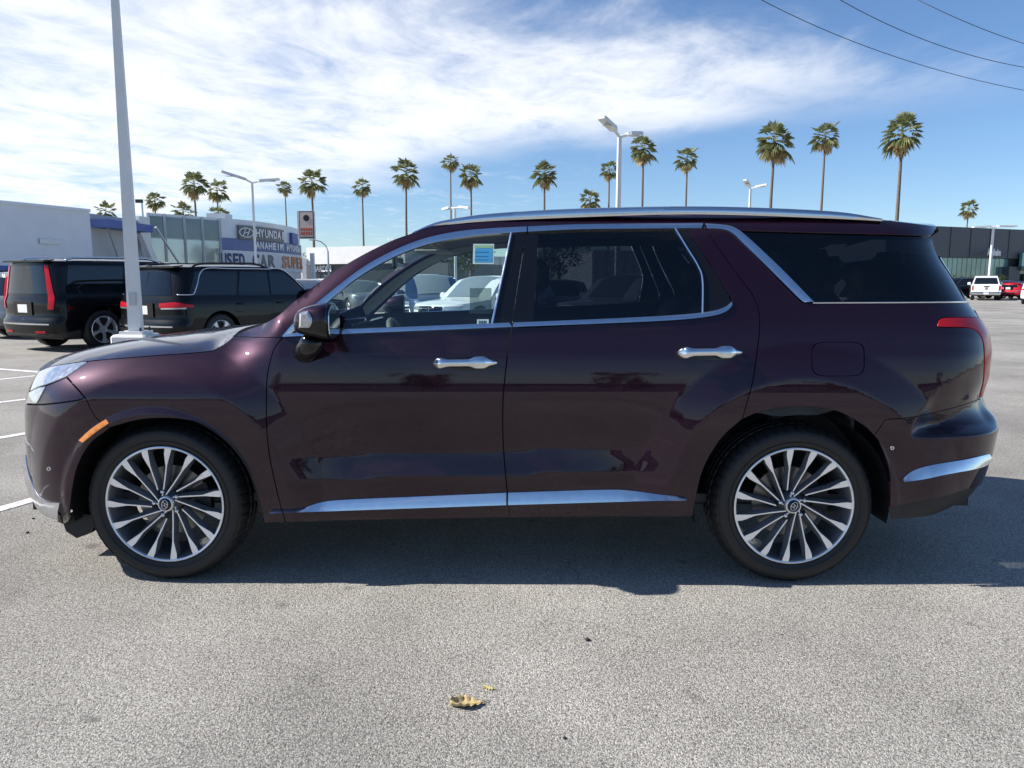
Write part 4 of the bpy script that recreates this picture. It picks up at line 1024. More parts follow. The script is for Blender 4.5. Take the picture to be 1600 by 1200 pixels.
# far and seen through the glass
D = math.radians
car('dark_crossover', 'dark crossover facing us seen through the front door glass', 'car', at_d(668, 23.5), D(-70), 4.7, .93, 1.62, paint='blue_paint', glass='pale_glass')
car('white_crossover', 'white crossover nosing towards us seen through the front door glass', 'car', at_d(762, 20.5), D(-128), 4.6, .93, 1.55, paint='white_paint', glass='pale_glass', rails=False)
car('silver_sedan', 'silver car seen through the windscreen and driver side glass', 'car', at_d(560, 30), D(-60), 4.6, .92, 1.45, paint='silver_paint', glass='pale_glass', rails=False, belt=.64, hood=.64)
car('grey_crossover', 'grey car with bright headlamps seen darkly through the rear door glass', 'car', at_d(985, 19.5), D(-135), 4.6, .93, 1.58, paint='silver_paint', glass='grey_glass', rails=False)
car('dark_sedan', 'dark low car seen through the rear door glass left of the grey car', 'car', at_d(872, 23), D(-90), 4.6, .93, 1.46, paint='grey_paint', rails=False, belt=.64, hood=.64)
car('silver_hatchback', 'pale silver car roof showing under the pole sign', 'car', at_d(487, 38), D(15), 4.4, .90, 1.52, paint='silver_paint', rails=False, glass='pale_glass')
car('white_hatchback', 'small white car far off below the dealership lettering', 'car', at_d(520, 44), D(10), 4.4, .90, 1.55, paint='white_paint', rails=False, glass='pale_glass')
car('red_hatchback', 'low red car just right of the white pickup', 'car', at_d(1590, 59.5), D(40), 4.1, .88, 1.32, paint='red_paint', rails=False, belt=.66, hood=.66)
car('white_suv', 'white SUV cut off by the right edge of the picture', 'car', at_d(1632, 47), D(50), 4.7, .95, 1.72, paint='white_paint', glass='grey_glass', rails=False)
car('blue_sedan', 'dark blue car behind the red car by the showroom door', 'car', at_d(1582, 62), D(5), 4.7, .92, 1.48, paint='blue_paint', rails=False, belt=.64, hood=.64, group='cars by the charcoal showroom')
car('black_crossover', 'dark SUV side-on before the teal showroom glass', 'car', at_d(1500, 62), D(180), 4.7, .94, 1.70, paint='black_paint', rails=False, group='cars by the charcoal showroom')

# white pickup seen from behind
def pickup(loc, heading, label):
    t = thing('pickup_truck', label, 'pickup truck', (loc[0], loc[1], 0), heading+math.pi, 'cars parked in the lot')
    L = 5.5; wp = M['white_paint']
    b = MB()
    for y in (-.88, .88): b.box((1.95, y, .86), (1.65, .12, .52), bev=.03)
    b.box((1.95, 0, .66), (1.65, 1.7, .10)); b.build('bed', wp, t)
    b = MB(); b.prism([(-2.72, .52), (-2.72, .98), (-2.5, 1.06), (-1.35, 1.12), (-1.30, 1.14), (1.10, 1.14), (1.12, .48)], 1, -.94, .94); b.build('body', wp, t)
    b = MB(); V = []
    for x, z, w in ((-1.32, 1.12, .90), (-.62, 1.76, .72), (.55, 1.80, .72), (.95, 1.72, .72), (1.10, 1.12, .90)): V += [(x, -w, z), (x, w, z)]
    b.add(V, [(0, 1, 3, 2), (2, 3, 5, 4), (4, 5, 7, 6), (6, 7, 9, 8), (0, 2, 4, 6, 8), (1, 3, 5, 7, 9), (0, 8, 9, 1)]); b.build('cab', wp, t)
    b = MB(); b.add([(.978, -.66, 1.66), (.978, .66, 1.66), (1.095, .78, 1.2), (1.095, -.78, 1.2)], [(0, 1, 2, 3)]); b.v = [(x+.012, y, z) for x, y, z in b.v]; b.build('rear_window', M['glass_black'], t)
    for s in (1, -1):
        b = MB(); b.add([(-1.05, .885*s, 1.17), (-.52, .745*s, 1.70), (.50, .745*s, 1.73), (.86, .78*s, 1.60), (.98, .885*s, 1.17)], [(0, 1, 2, 3, 4)]); b.v = [(x, y+.012*s, z) for x, y, z in b.v]; b.build('side_window', M['glass_black'], t)
        b = MB(); b.box((2.75, .82*s, .92), (.08, .16, .34), bev=.02); b.build('tail_lamp', M['lens_red'], t)
        b = MB(); b.box((-1.0, 1.04*s, 1.22), (.12, .22, .2), bev=.03); b.build('door_mirror', wp, t)
        for x in (-1.75, 1.72): small_wheel(t, x, -.92*s, .39, s)
    b = MB(); b.box((2.78, 0, .87), (.07, 1.56, .50), bev=.02); g_ = b.build('tailgate', wp, t)
    b = MB(); b.box((2.825, 0, 1.03), (.03, .34, .06)); b.build('tailgate_handle', M['gloss_black'], g_)
    b = MB(); b.revolve([(0, .0001), (0, .09), (.02, .09)], 16, axis=0, center=(2.82, 0, .88)); b.build('emblem', M['chrome'], g_)
    b = MB(); b.box((2.82, 0, .50), (.16, 1.80, .18), bev=.03); bu = b.build('rear_bumper', M['chrome'], t)
    b = MB(); b.box((2.905, 0, .52), (.02, .32, .14)); b.build('licence_plate', M['plate'], bu)
    b = MB(); b.box((0, 0, .42), (5.0, 1.5, .18)); b.build('chassis', M['black_plastic'], t)
    b = MB(); b.box((-2.74, 0, .74), (.06, 1.3, .34)); b.build('grille', M['gloss_black'], t)
pickup(at_d(1540, 57.5), D(60), 'white pickup truck seen from behind before the charcoal showroom')

# trees behind the photographer, mirrored in the burgundy paint
for i, (x, y, h, s) in enumerate(((-70, -105, 7, 1.5), (-42, -112, 8, 1.7), (-14, -108, 7.5, 1.6), (16, -110, 8, 1.7), (47, -104, 7, 1.6), (80, -109, 8, 1.7))):
    tree((x, y), h, s, ['first', 'second', 'third', 'fourth', 'fifth', 'sixth'][i]+' leafy tree from the left in the row behind the photographer', i % 2, 'trees behind the photographer')

bk = thing('horizon_block', 'long low grey block added behind the photographer to hide the horizon glow mirrored in the doors', 'building')  # unseen block, added to cover the bright horizon in the paint's reflections
m_ = MB(); m_.box((0, -128, 2.6), (260, 14, 5.2)); m_.build('wall', M['wall_grey'], bk)
m_ = MB(); m_.box((0, -120.5, 4.6), (262, 1.2, .8)); m_.build('fascia', M['charcoal_clad'], bk)

# ------------------------------------------------------------------ the burgundy SUV
XF = smooth_table([(.19, -2.26), (.24, -2.36), (.29, -2.41), (.36, -2.437), (.42, -2.447), (.50, -2.452), (.60, -2.449), (.70, -2.444), (.80, -2.436),
                   (.85, -2.422), (.90, -2.400), (.95, -2.373), (.98, -2.343), (1.05, -2.26), (1.3, -2.0), (1.7, -1.6)], .012, .1, 1.85)
XR = smooth_table([(.20, 2.2), (.31, 2.44), (.36, 2.545), (.42, 2.588), (.545, 2.622), (.595, 2.634), (.715, 2.648), (.745, 2.644), (.785, 2.60), (.84, 2.576),
                   (.875, 2.583), (.935, 2.595), (1.075, 2.593), (1.15, 2.585), (1.22, 2.548), (1.30, 2.501), (1.38, 2.462), (1.50, 2.400), (1.56, 2.388), (1.62, 2.404), (1.70, 2.40)], .010, .1, 1.85)
WW = smooth_table([(.15, .86), (.22, .90), (.27, .945), (.31, .968), (.40, .978), (.47, .982), (.60, .981), (.70, .984), (.80, .985), (.86, .984), (.92, .980), (1.0, .973),
                   (1.06, .965), (1.10, .954), (1.15, .942), (1.2, .928), (1.25, .910), (1.35, .865), (1.45, .815), (1.55, .762), (1.60, .735), (1.64, .708), (1.67, .678), (1.69, .65), (1.71, .61)], .014, .1, 1.85)
WHEEL_Z, WHEEL_X = .372, 1.45
FLARE = smooth_table([(.0, .036), (.440, .036), (.464, .026), (.600, .026), (.745, 0), (4., 0)], .006, .0, 4.2)
TRIM_Z = smooth_table([(-1.4, .80), (-.80, 1.20), (-.70, 1.29), (-.55, 1.42), (-.41, 1.51), (-.26, 1.565), (.03, 1.61), (.7, 1.63), (3, 1.7)], .03, -3., 3.)
HAUNCH = smooth_table([(1.5, .0), (1.90, .70), (1.96, .80), (2.05, .92), (2.2, 1.0), (2.5, 1.06), (3.4, 1.2)], .015, 1.2, 3.6)
def suv_feat(u, z):
    f = np.zeros(np.broadcast(u, z).shape)
    zl = z-.028*u                                                   # the flank is hollowed above a ledge that climbs to the rear
    band = np.minimum(np.clip((.88-zl)/.245, 0, 1), np.clip((zl-.520)/.110, 0, 1))
    band = band-.0*zl
    f = f-.026*band*sm(-1.00, -.52, u)*(1-np.clip((u-.30)/.62, 0, 1)**1.6)
    d_ = np.clip(z-.865, 0, .30); f = f-2.1*d_*d_*(1-sm(-1.18, -.88, u))       # the wing rolls over towards the bonnet
    for xc, lim in ((-WHEEL_X, 1), (WHEEL_X, 1)):                    # wheel-arch flares
        r = np.hypot(u-xc, z-WHEEL_Z)
        f = f+FLARE(r)
    # tail: hollow below the rear haunch
    zc = HAUNCH(u)
    f = f-.40*np.clip(zc-z, 0, .20)*sm(1.86, 1.98, u)*(1-.75*sm(2.40, 2.62, u))*sm(.70, .755, z)
    d2 = np.clip(z-TRIM_Z(u)-.012, 0, .12); f = f-2.6*d2*d2*(1-sm(-.25, .15, u))*sm(1.12, 1.2, z)
    f = f+.010*(1-sm(.715, .745, z))*sm(1.95, 2.10, u)
    return f
SK = Skin(WW, XF, XR, .75, .62, feat=suv_feat)
suv = thing('suv', 'glossy burgundy SUV parked side-on with silver roof rails and multi-spoke alloy wheels', 'car')
def px(*pts, n=8): return SK.solve(cat(pts, n))
def pxl(*pts): return SK.solve(np.array(pts, float))

# traced seams of the flank
c_fd = px((442, 527), (430, 542), (424, 557), (417.5, 588), (416, 630), (417, 674), (421, 712), (429.5, 754), (439, 792), (446, 816))
c_ff_lo = px((800, 512), (794, 545), (787.5, 605), (785.6, 640), (785.6, 674), (788, 718), (792.5, 767), (796.5, 809))
c_ff_up = px((824, 359), (817.5, 392), (805, 470), (800, 512))
c_rq_up = px((1100, 353), (1124, 389), (1152.5, 429), (1171, 453), (1182.5, 474), (1187, 494))
c_rq_lo = px((1187, 494), (1187, 515), (1183, 550), (1176.6, 594), (1167, 630), (1160, 655))
c_sill_f = px((446, 816), (600, 812), (796.5, 809))
c_sill_r = px((796.5, 809), (960, 807), (1082, 807))
c_arch_r1 = px((1082, 807), (1087, 781), (1096, 742), (1109, 712.5), (1130, 682), (1160, 655))
c_arch_r2 = px((1160, 655), (1186, 643.6), (1217.5, 637), (1255, 635), (1307.5, 642.5), (1349, 665), (1375, 693), (1390, 732), (1392, 793))
c_belt_lo = px((442, 527), (520, 522), (640, 518), (800, 511.5))
c_belt_lo2 = px((800, 511.5), (960, 506), (1060, 500.5), (1110, 494.5), (1133, 487.5), (1143, 479))
c_arch_f = px((446, 816), (424, 818))
# arch of the front wheel, from the sill forward
c_arch_fw = px((413, 817), (407, 790), (390, 737), (370, 702), (325, 667), (282, 655), (225, 655), (175, 667), (140, 694), (120, 730), (111, 765), (108, 806))

# front door / rear door
f_door = join(c_fd, c_sill_f, c_ff_lo[::-1], c_belt_lo[::-1])
r_door_low = join(c_ff_lo, c_sill_r, c_arch_r1, c_rq_lo[::-1], c_rq_up[::-1],
                  px((1100, 353), (1074, 356.5)), px((1074, 358), (1108, 410), (1143, 467)), px((1143, 467), (1143, 479)), c_belt_lo2[::-1])
fd, fd2 = both('front_door', SK, f_door, M['paint'], suv, gap=.0027, step=.018)
rd, rd2 = both('rear_door', SK, r_door_low, M['paint'], suv, gap=.0027, step=.018)

# front wing (fender)
c_hood = px((62.5, 580), (80, 573), (105, 568.5), (137, 564.5), (180, 560.5), (250, 555), (325, 549), (347, 540), (366, 525), n=10)
c_lamp_tail = px((137, 566), (118.7, 578.7), (104.7, 588.7))
c_wing_seam = px((104.7, 588.7), (132, 620), (141, 638))
c_wing_arch = px((141, 638), (148, 650), (160, 662), (172, 668.5))
fender = join(px((441, 527), (405, 527), (366, 525)), c_hood[::-1][:-1][:55], c_lamp_tail, c_wing_seam, c_wing_arch,
              px((175, 667), (225, 655), (282, 655), (325, 667), (370, 702), (390, 737), (407, 790), (413, 817)), px((413, 817), (446, 816)), c_fd[::-1])
both('front_wing', SK, fender, M['paint'], suv, gap=.0022, step=.015)

# bumper wraps round the nose to the middle line
def uz_line(a, b, n=10): return np.array([np.array(a)+(np.array(b)-np.array(a))*t for t in np.linspace(0, 1, n)])
um = lambda z: float(SK.umin(z))
c_bt = px((42, 632.5), (73, 632.5), (124, 625.5), (132, 621), (141, 638), n=6)
z_bt = float(c_bt[0, 1])
c_arch_bump = px((172, 668.5), (140, 694), (120, 730), (112, 765), (108, 800), (107, 815))
p_bot = px((107, 815), (99, 818))[-1]
bumper = join(uz_line((um(z_bt), z_bt), c_bt[0]), c_bt, c_wing_arch[1:], c_arch_bump, uz_line(c_arch_bump[-1], (p_bot[0]-.02, .235)),
              uz_line((p_bot[0]-.02, .235), (um(.235), .235)))
both('front_bumper', SK, bumper, M['paint'], suv, gap=.0015, step=.018)
# headlamp: upper swept lens and the upright lamp at the corner
lamp = join(c_hood[:31], c_lamp_tail[:], px((104.7, 588.7), (80, 598.7), (60, 605), (47, 612)), px((47, 612), (54, 594), (62.5, 580)))
hl, hl2 = both('headlamp', SK, lamp, M['lens_clear'], suv, gap=.003, step=.02, off=.002)
lamp2 = join(px((46.5, 613), (80, 600), (104, 590)), px((104, 590), (131, 620)), px((131, 620), (124, 624.5), (73, 631), (41.5, 631)), px((41.5, 631), (46.5, 613)))
both('lamp_surround', SK, lamp2, M['paint'], suv, gap=.002, step=.02)
drl = join(px((46, 613.5), (60, 607), (72, 604)), px((72, 604), (58, 630.5)), px((58, 630.5), (41.5, 630.5)), px((41.5, 630.5), (46, 613.5)))
both('running_lamp', SK, drl, M['lens_clear'], suv, gap=.001, step=.015, off=.004)
# nose between the lamps, and the grille
z_l, z_h = z_bt+.003, float(c_hood[0, 1])
u_l = lambda z: float(np.interp(z, [z_l, z_h], [px((43, 630), (43, 631))[0, 0]-.02, c_hood[0, 0]-.01]))
nose = join(uz_line((um(z_l), z_l), (u_l(z_l), z_l)), uz_line((u_l(z_l), z_l), (u_l(z_h), z_h-.004)), uz_line((u_l(z_h), z_h-.004), (um(z_h), z_h-.004)), uz_line((um(z_h), z_h), (um(z_l), z_l)))
both('nose_panel', SK, nose, M['paint'], suv, step=.04)
gr = join(uz_line((um(.5)+.0, .46), (um(.5)+.50, .50)), uz_line((um(.5)+.50, .50), (um(.8)+.60, .80)), uz_line((um(.8)+.60, .80), (um(.8), .82)), uz_line((um(.8), .82), (um(.5), .46)))
grille, grille2 = both('grille', SK, gr, M['gloss_black'], suv, step=.04, off=.006)
for k in range(6):
    z0 = .51+k*.05; ue = um(.5)+.46+.018*k
    both('grille_bar', SK, np.array([(um(z0), z0), (ue, z0+.012), (ue, z0+.03), (um(z0), z0+.018)]), M['chrome'], grille, far=True, step=.03, off=.016, rim=.012)

# rear quarter
c_tl_top = px((1464, 508), (1466, 501), (1473, 497), (1500, 496), (1529, 496))
c_tl_in = px((1464, 508), (1466, 511), (1490, 511.5), (1514.5, 512.5), (1526.5, 518), (1534, 528.5), (1537.5, 550), (1536.5, 592), (1530, 622))
c_bump_top = px((1530, 624), (1500, 634), (1460, 645), (1424, 652), (1381, 656))
qz = px((1514, 471), (1514, 472))[-1]
c_qglass_bot = px((1510, 472), (1400, 473), (1269, 473.5))
c_chr_out = px((1269, 473.5), (1220, 421), (1180, 383), (1163, 367), (1152, 360), (1141, 356), (1124, 353.5), (1100, 352))
quarter = join(c_rq_up, c_rq_lo, px((1160, 655), (1186, 643.6), (1217.5, 637), (1255, 635), (1307.5, 642.5), (1349, 665), (1366, 681)),
               px((1366, 681), (1383, 656)), c_bump_top[::-1], c_tl_in[::-1], c_tl_top, px((1529, 496), (1520, 483), (1510, 472)), c_qglass_bot,
               px((1269, 473.5), (1257, 473), (1246, 466), (1190, 409), (1158, 376), (1146, 364), (1136, 358), (1120, 356), (1100, 355.5)))
fuel = lambda s: SK.solve(np.array([(1309.5+41.5*s*np.sign(math.cos(a))*abs(math.cos(a))**.42, 561+27*s*np.sign(math.sin(a))*abs(math.sin(a))**.42) for a in np.linspace(0, 2*math.pi, 64, endpoint=False)]))
qp, V_, n_ = sheet(SK, quarter, gap=.002, step=.015, holes=[fuel(1.0)])
link_mesh('rear_quarter', mesh_from('rear_quarter', qp, V_, True, n_), M['paint'], suv)
V, F, n = sheet(SK, quarter, gap=.002, step=.03, mirror=True)
link_mesh('rear_quarter', mesh_from('rear_quarter', V, F, True, n), M['paint'], suv)
V, F, n = sheet(SK, fuel(.965), step=.02, rim=.02)
link_mesh('fuel_door', mesh_from('fuel_door', V, F, True, n), M['paint'], suv)

# tail lamps, tailgate, rear bumper
ux = lambda z: float(SK.umax(z))
c_tl_out = px((1529, 496), (1539, 507), (1545, 522))
tl_end = SK.solve([(1545, 522)])[0]
tl = join(c_tl_top, c_tl_out, uz_line(tl_end, (tl_end[0]+.10, 1.08), 4), uz_line((tl_end[0]+.10, 1.08), (tl_end[0]+.10, .90), 4), uz_line((tl_end[0]+.10, .90), (c_tl_in[-1, 0]+.09, c_tl_in[-1, 1]), 5), uz_line((c_tl_in[-1, 0]+.09, c_tl_in[-1, 1]), c_tl_in[-1], 4), c_tl_in[::-1])
both('tail_lamp', SK, tl, M['lens_red'], suv, gap=.002, step=.02, off=.003)
tg_u = tl_end[0]
z_tb = float(c_tl_in[-1, 1])
gate = join(uz_line((tg_u+.09, 1.10), (tg_u+.10, .90)), uz_line((tg_u+.10, .90), (c_tl_in[-1, 0]+.09, z_tb)), uz_line((c_tl_in[-1, 0]+.09, z_tb), (ux(z_tb), z_tb)), uz_line((ux(z_tb), z_tb), (ux(1.24), 1.24)),
            uz_line((ux(1.24), 1.24), SK.solve([(1522, 484)])[0]), px((1524, 486), (1530, 496), (1539, 507), (1545, 522)))
both('tailgate', SK, gate, M['paint'], suv, gap=.002, step=.035)
gl_b = SK.solve([(1513, 473)])[0]
bglass = join(uz_line((ux(1.245), 1.245), gl_b), px((1513, 473), (1499, 446), (1484, 424), (1470, 402)), uz_line(SK.solve([(1470, 402)])[0], (ux(1.55), 1.55)), uz_line((ux(1.55), 1.55), (ux(1.245), 1.245)))
both('rear_window', SK, bglass, M['gloss_black'], suv, step=.04, off=-.004, rim=0)
rb_top = np.vstack([c_bump_top[::-1], uz_line(c_bump_top[0], (ux(z_tb-.02), z_tb-.02), 12)[1:]])
c_rb_bot = px((1390, 793), (1440, 783), (1488, 772), (1512, 764))
rbump = join(rb_top, uz_line((ux(z_tb-.02), z_tb-.02), (ux(.40), .40)), uz_line((ux(.40), .40), c_rb_bot[-1]), c_rb_bot[::-1], px((1391, 793), (1390, 732), (1375, 693), (1366, 681)), px((1366, 681), (1383, 656)))
both('rear_bumper', SK, rbump, M['paint'], suv, gap=.002, step=.018)
c_dk = join(uz_line((c_rb_bot[0][0], c_rb_bot[0][1]), (c_rb_bot[0][0]+.02, .318)), uz_line((c_rb_bot[0][0]+.02, .318), (ux(.37), .37)), uz_line((ux(.37), .37), (ux(.41), .41)), uz_line((ux(.41), .41), c_rb_bot[-1]), c_rb_bot[::-1])
both('rear_valance', SK, c_dk, M['black_plastic'], suv, step=.04, off=-.012, rim=0)

# upper flank: windscreen pillar, roof side, down to the trim
c_sil = px((366, 525), (385, 516), (412, 506), (436, 492), (460, 471), (510, 433), (560, 402), (610, 377), (647, 363.5), n=10)
c_roof = px((647, 363.5), (690, 354), (757, 347), (820, 343), (900, 339.5), (1000, 337), (1100, 336), (1200, 337), (1300, 339.5), (1375, 343.5), (1430, 349.5), (1464, 354), n=10)
c_trim_out = px((442, 527), (462, 504), (500, 472), (560, 425), (610, 396), (660, 376), (710, 365), (757, 360), (824, 356.5), (900, 353.5), (975, 352.5), (1098, 351.5), n=8)
c_q_top = px((1152, 360), (1300, 364), (1400, 366.5), (1455, 369))
roof_side = join(px((366, 525), (405, 527), (442, 527)), c_trim_out, px((1098, 351.5), (1124, 353), (1141, 355.5), (1152, 360)), c_q_top, px((1455, 369), (1464, 354)), c_roof[::-1], c_sil[::-1])
both('roof_side', SK, roof_side, M['paint'], suv, gap=.001, step=.026)
B3 = SK.pt(c_roof[:, 0], c_roof[:, 1]); n_ = len(B3); s_ = np.linspace(0, 1, n_)
V, F = loft(B3, 25, .045*np.ones(n_), -.04*(1-sm(0, .25, s_))+.10*sm(.7, 1, s_))
link_mesh('roof', mesh_from('roof', V, F), M['paint'], suv)
end = V[-25:]
sp = MB(); lower = [(p[0]-.03, p[1]*.985, p[2]-.055) for p in end]
sp.add(end+[(p[0]+.012, p[1], p[2]-.022) for p in end]+lower, [(i, i+1, 25+i+1, 25+i) for i in range(24)]+[(25+i, 25+i+1, 50+i+1, 50+i) for i in range(24)])
sp.build('spoiler', M['paint'], suv, smooth=True)
i0 = 24
B4 = SK.pt(c_sil[i0:, 0], c_sil[i0:, 1]); n_ = len(B4); s_ = np.linspace(0, 1, n_)
V, F = loft(B4, 25, .006+.02*s_, -.05+.02*s_)
link_mesh('windscreen', mesh_from('windscreen', V, F), M['glass_screen'], suv)
# bonnet
uz_f = uz_line((um(z_h), z_h), c_hood[0], 14)
hb = np.vstack([uz_f[:-1], c_hood])
B5 = SK.pt(hb[:, 0], hb[:, 1], .002); n_ = len(B5)
xx = B5[:, 0]
cr = .062*sm(-2.46, -2.12, xx)+.008*sm(-2.2, -1.6, xx); cr = cr*(1-.85*sm(-1.32, -1.10, xx)); bw = -.02-.10*sm(-1.7, -1.05, xx)
V, F = loft(B5, 49, cr, bw*0+np.where(xx > -1.7, bw+.02, 0), pw=4.5)
hood = link_mesh('bonnet', mesh_from('bonnet', V, F), M['paint'], suv)
end = np.array(V[-49:]); up = np.array(loft(B4, 49, .006+.02*s_, -.05+.02*s_)[0][:49])
cw = MB(); mid = end*.5+up*.5; mid[:, 2] -= .075; up[:, 2] -= .035
cw.add([tuple(p) for p in end]+[tuple(p) for p in mid]+[tuple(p) for p in up], [(r*49+i, r*49+i+1, (r+1)*49+i+1, (r+1)*49+i) for r in range(2) for i in range(48)])
cw.build('cowl', mat('cowl_plastic', (.007, .007, .0075), .8, spec=.08), suv, smooth=True)

# glass
f_glass = join(px((462, 521), (515, 470), (560, 434), (610, 405.5), (660, 386), (710, 374), (757, 367.5), (799, 364.5)), px((799, 364.5), (787, 420), (768, 509)), px((768, 509), (640, 514.5), (520, 519), (462, 521)))
both('front_window', SK, f_glass, M['glass'], suv, step=.05, off=-.006, rim=0)
b_post = join(px((799, 362.5), (824, 360.5)), c_ff_up, px((800, 509), (768, 509.5)), px((768, 509.5), (787, 420), (799, 362.5)))
both('pillar_cover', SK, b_post, M['gloss_black'], suv, step=.03, off=-.002, gap=.001)
b_post2 = join(px((824, 360.5), (842, 360.5)), px((842, 360.5), (838, 430), (833, 505)), px((833, 505), (800, 508)), c_ff_up[::-1])
both('pillar_cover', SK, b_post2, M['gloss_black'], suv, step=.03, off=-.002, gap=.001)
r_glass = join(px((842, 360.5), (950, 358.5), (1054, 357.5)), px((1054, 357.5), (1075, 390), (1090, 415), (1097.5, 438), (1097.5, 491)), px((1097.5, 491), (960, 498.5), (833, 504.5)), px((833, 505), (838, 430), (842, 360.5)))
both('rear_window', SK, r_glass, M['glass_tint'], suv, step=.05, off=-.006, rim=0)
tri = join(px((1056, 357.5), (1074, 357)), px((1074, 357.5), (1108, 410), (1142, 467)), px((1142, 467), (1142, 478)), px((1142, 478), (1125, 485), (1099, 491)), px((1099, 491), (1099.5, 438), (1092, 415), (1077, 390), (1056, 357.5)))
both('fixed_window', SK, tri, M['gloss_black'], suv, step=.03, off=-.004, rim=0)
q_glass = join(px((1152, 362), (1300, 366), (1400, 368.5), (1457, 371)), px((1457, 371), (1466, 399), (1487, 431), (1510, 471)), c_qglass_bot, px((1269, 472.5), (1220, 420), (1180, 383), (1152, 362)))
both('quarter_window', SK, q_glass, M['glass_dark'], suv, step=.05, off=-.005, rim=0)

# bright trim
def strip(name, top, bot, off_t, off_b, material, parent, far=True, depth=.012, n=60):
    """moulding between two traced edges, its face tilted from one offset to the other"""
    a = resample(top, 1e9, False) if False else top; 
    def re(c):
        s = np.concatenate([[0], np.cumsum(np.linalg.norm(np.diff(c, axis=0), axis=1))]); t = np.linspace(0, s[-1], n)
        return np.stack([np.interp(t, s, c[:, 0]), np.interp(t, s, c[:, 1])], -1)
    a, b = re(top), re(bot); V = []
    rows = []
    for k, (w0, o) in enumerate(((0.0, off_t-depth), (0.0, off_t), (.5, None), (1.0, off_b), (1.0, off_b-depth))):
        q = a*(1-w0)+b*w0; oo = .5*(off_t+off_b)+.002 if o is None else o
        rows.append(SK.pt(q[:, 0], q[:, 1], oo))
    V = np.vstack(rows); m_ = len(rows)
    F = [(r*n+i, (r+1)*n+i, (r+1)*n+i+1, r*n+i+1) for r in range(m_-1) for i in range(n-1)]
    F += [tuple(r*n for r in range(m_)), tuple(r*n+n-1 for r in range(m_-1, -1, -1))]
    for sgn in ((1, -1) if far else (1,)):
        me = mesh_from(name, V*[1, sgn, 1], F if sgn > 0 else [f[::-1] for f in F], True)
        me.set_sharp_from_angle(angle=math.radians(28)); o_ = link_mesh(name, me, material, parent)
    return o_
strip('door_sill_strip', px((424, 796.2), (467.5, 794.5), (499, 785), (535, 780.5), (660, 775), (791, 769.3)), px((424, 798.8), (467, 797), (580, 793), (791, 785.8)), .006, .026, M['chrome'], suv)
strip('door_sill_strip', px((794, 769.2), (940, 764.7), (985, 766), (1030, 772), (1070.5, 776)), px((794, 785.7), (985, 780.5), (1070.5, 779.2)), .006, .026, M['chrome'], suv)
strip('bumper_strip', px((1409, 748.5), (1424, 736), (1452, 727), (1507, 717.5), (1544, 709)), px((1409.5, 751), (1440, 747), (1470, 740.5), (1525, 728.5), (1544, 718.5)), .006, .022, M['chrome'], suv)
strip('belt_moulding', px((446, 522), (520, 516), (640, 511), (796, 504.5)), px((442, 527), (520, 523), (640, 518), (800, 511.5)), .006, .010, M['chrome'], suv)
strip('belt_moulding', px((802, 504.5), (960, 498), (1060, 492.5), (1110, 487), (1133, 480), (1143, 472)), px((801, 511.5), (960, 505.5), (1060, 500.5), (1112, 494.5), (1134, 487.5), (1143, 479)), .006, .010, M['chrome'], suv)
strip('window_moulding', px((442, 526), (462, 504), (500, 472), (560, 425), (610, 396), (660, 376), (710, 365), (757, 360), (823, 356.5)), px((456, 521), (515, 470), (560, 434), (610, 405), (660, 385), (710, 374), (757, 367.5), (823, 363)), .012, .006, M['chrome'], suv)
strip('window_moulding', px((825, 356.5), (900, 353.5), (975, 352.5), (1098, 351.5)), px((825, 363), (900, 359.5), (975, 358.5), (1096, 357.5)), .012, .006, M['chrome'], suv)
strip('quarter_moulding', px((1101, 352), (1124, 353.5), (1141, 356), (1152, 361), (1163, 369), (1180, 384), (1220, 422), (1270, 473)), px((1104, 358), (1124, 358.5), (1138, 361.5), (1148, 368), (1158, 378), (1190, 409), (1246, 465), (1257, 473)), .012, .006, M['chrome'], suv)
strip('window_divider', px((797.5, 364), (786, 420), (766.5, 508)), px((800.5, 364), (789, 420), (770, 508)), .006, .006, M['chrome'], suv, far=False)
strip('window_divider', px((1053.5, 358), (1073, 390), (1088.5, 415), (1096, 438), (1096, 491)), px((1056.5, 358), (1076, 390), (1091, 415), (1098.5, 438), (1098.5, 491)), .006, .006, M['chrome'], suv, far=False)
strip('glass_seal', px((1270, 472.5), (1400, 472), (1509, 471)), px((1270, 474.5), (1400, 474), (1510, 473)), .003, .003, M['chrome'], suv)
bt0, bt1 = SK.solve([(94, 785.5)])[0], SK.solve([(95.5, 807)])[0]
strip('bumper_trim', cat([bt0, bt0+[-.09, -.006], bt0+[-.18, .012], bt0+[-.26, .05], bt0+[-.33, .105], bt0+[-.42, .16]], 8), cat([bt1, bt1+[-.10, .0], bt1+[-.20, .012], bt1+[-.29, .045], bt1+[-.36, .11], bt1+[-.42, .18]], 8), .004, .020, M['chrome'], suv)
mk = join(px((124, 688), (145, 669), (166, 655.5)), px((166, 655.5), (171, 661)), px((171, 661), (150, 675.5), (130, 691.5)), px((130, 691.5), (124, 688)))
both('side_marker', SK, mk, M['lens_amber'], suv, step=.02, off=.005)
for c_ in ((76.5, 732.5), (1394, 700)):
    ring = lambda r: SK.solve(np.array([(c_[0]+r*math.cos(a), c_[1]+r*math.sin(a)) for a in np.linspace(0, 2*math.pi, 20, endpoint=False)]))
    both('parking_sensor', SK, ring(3.1), M['chrome'], suv, step=.01, off=.002, holes=[ring(1.6)], rim=.004)

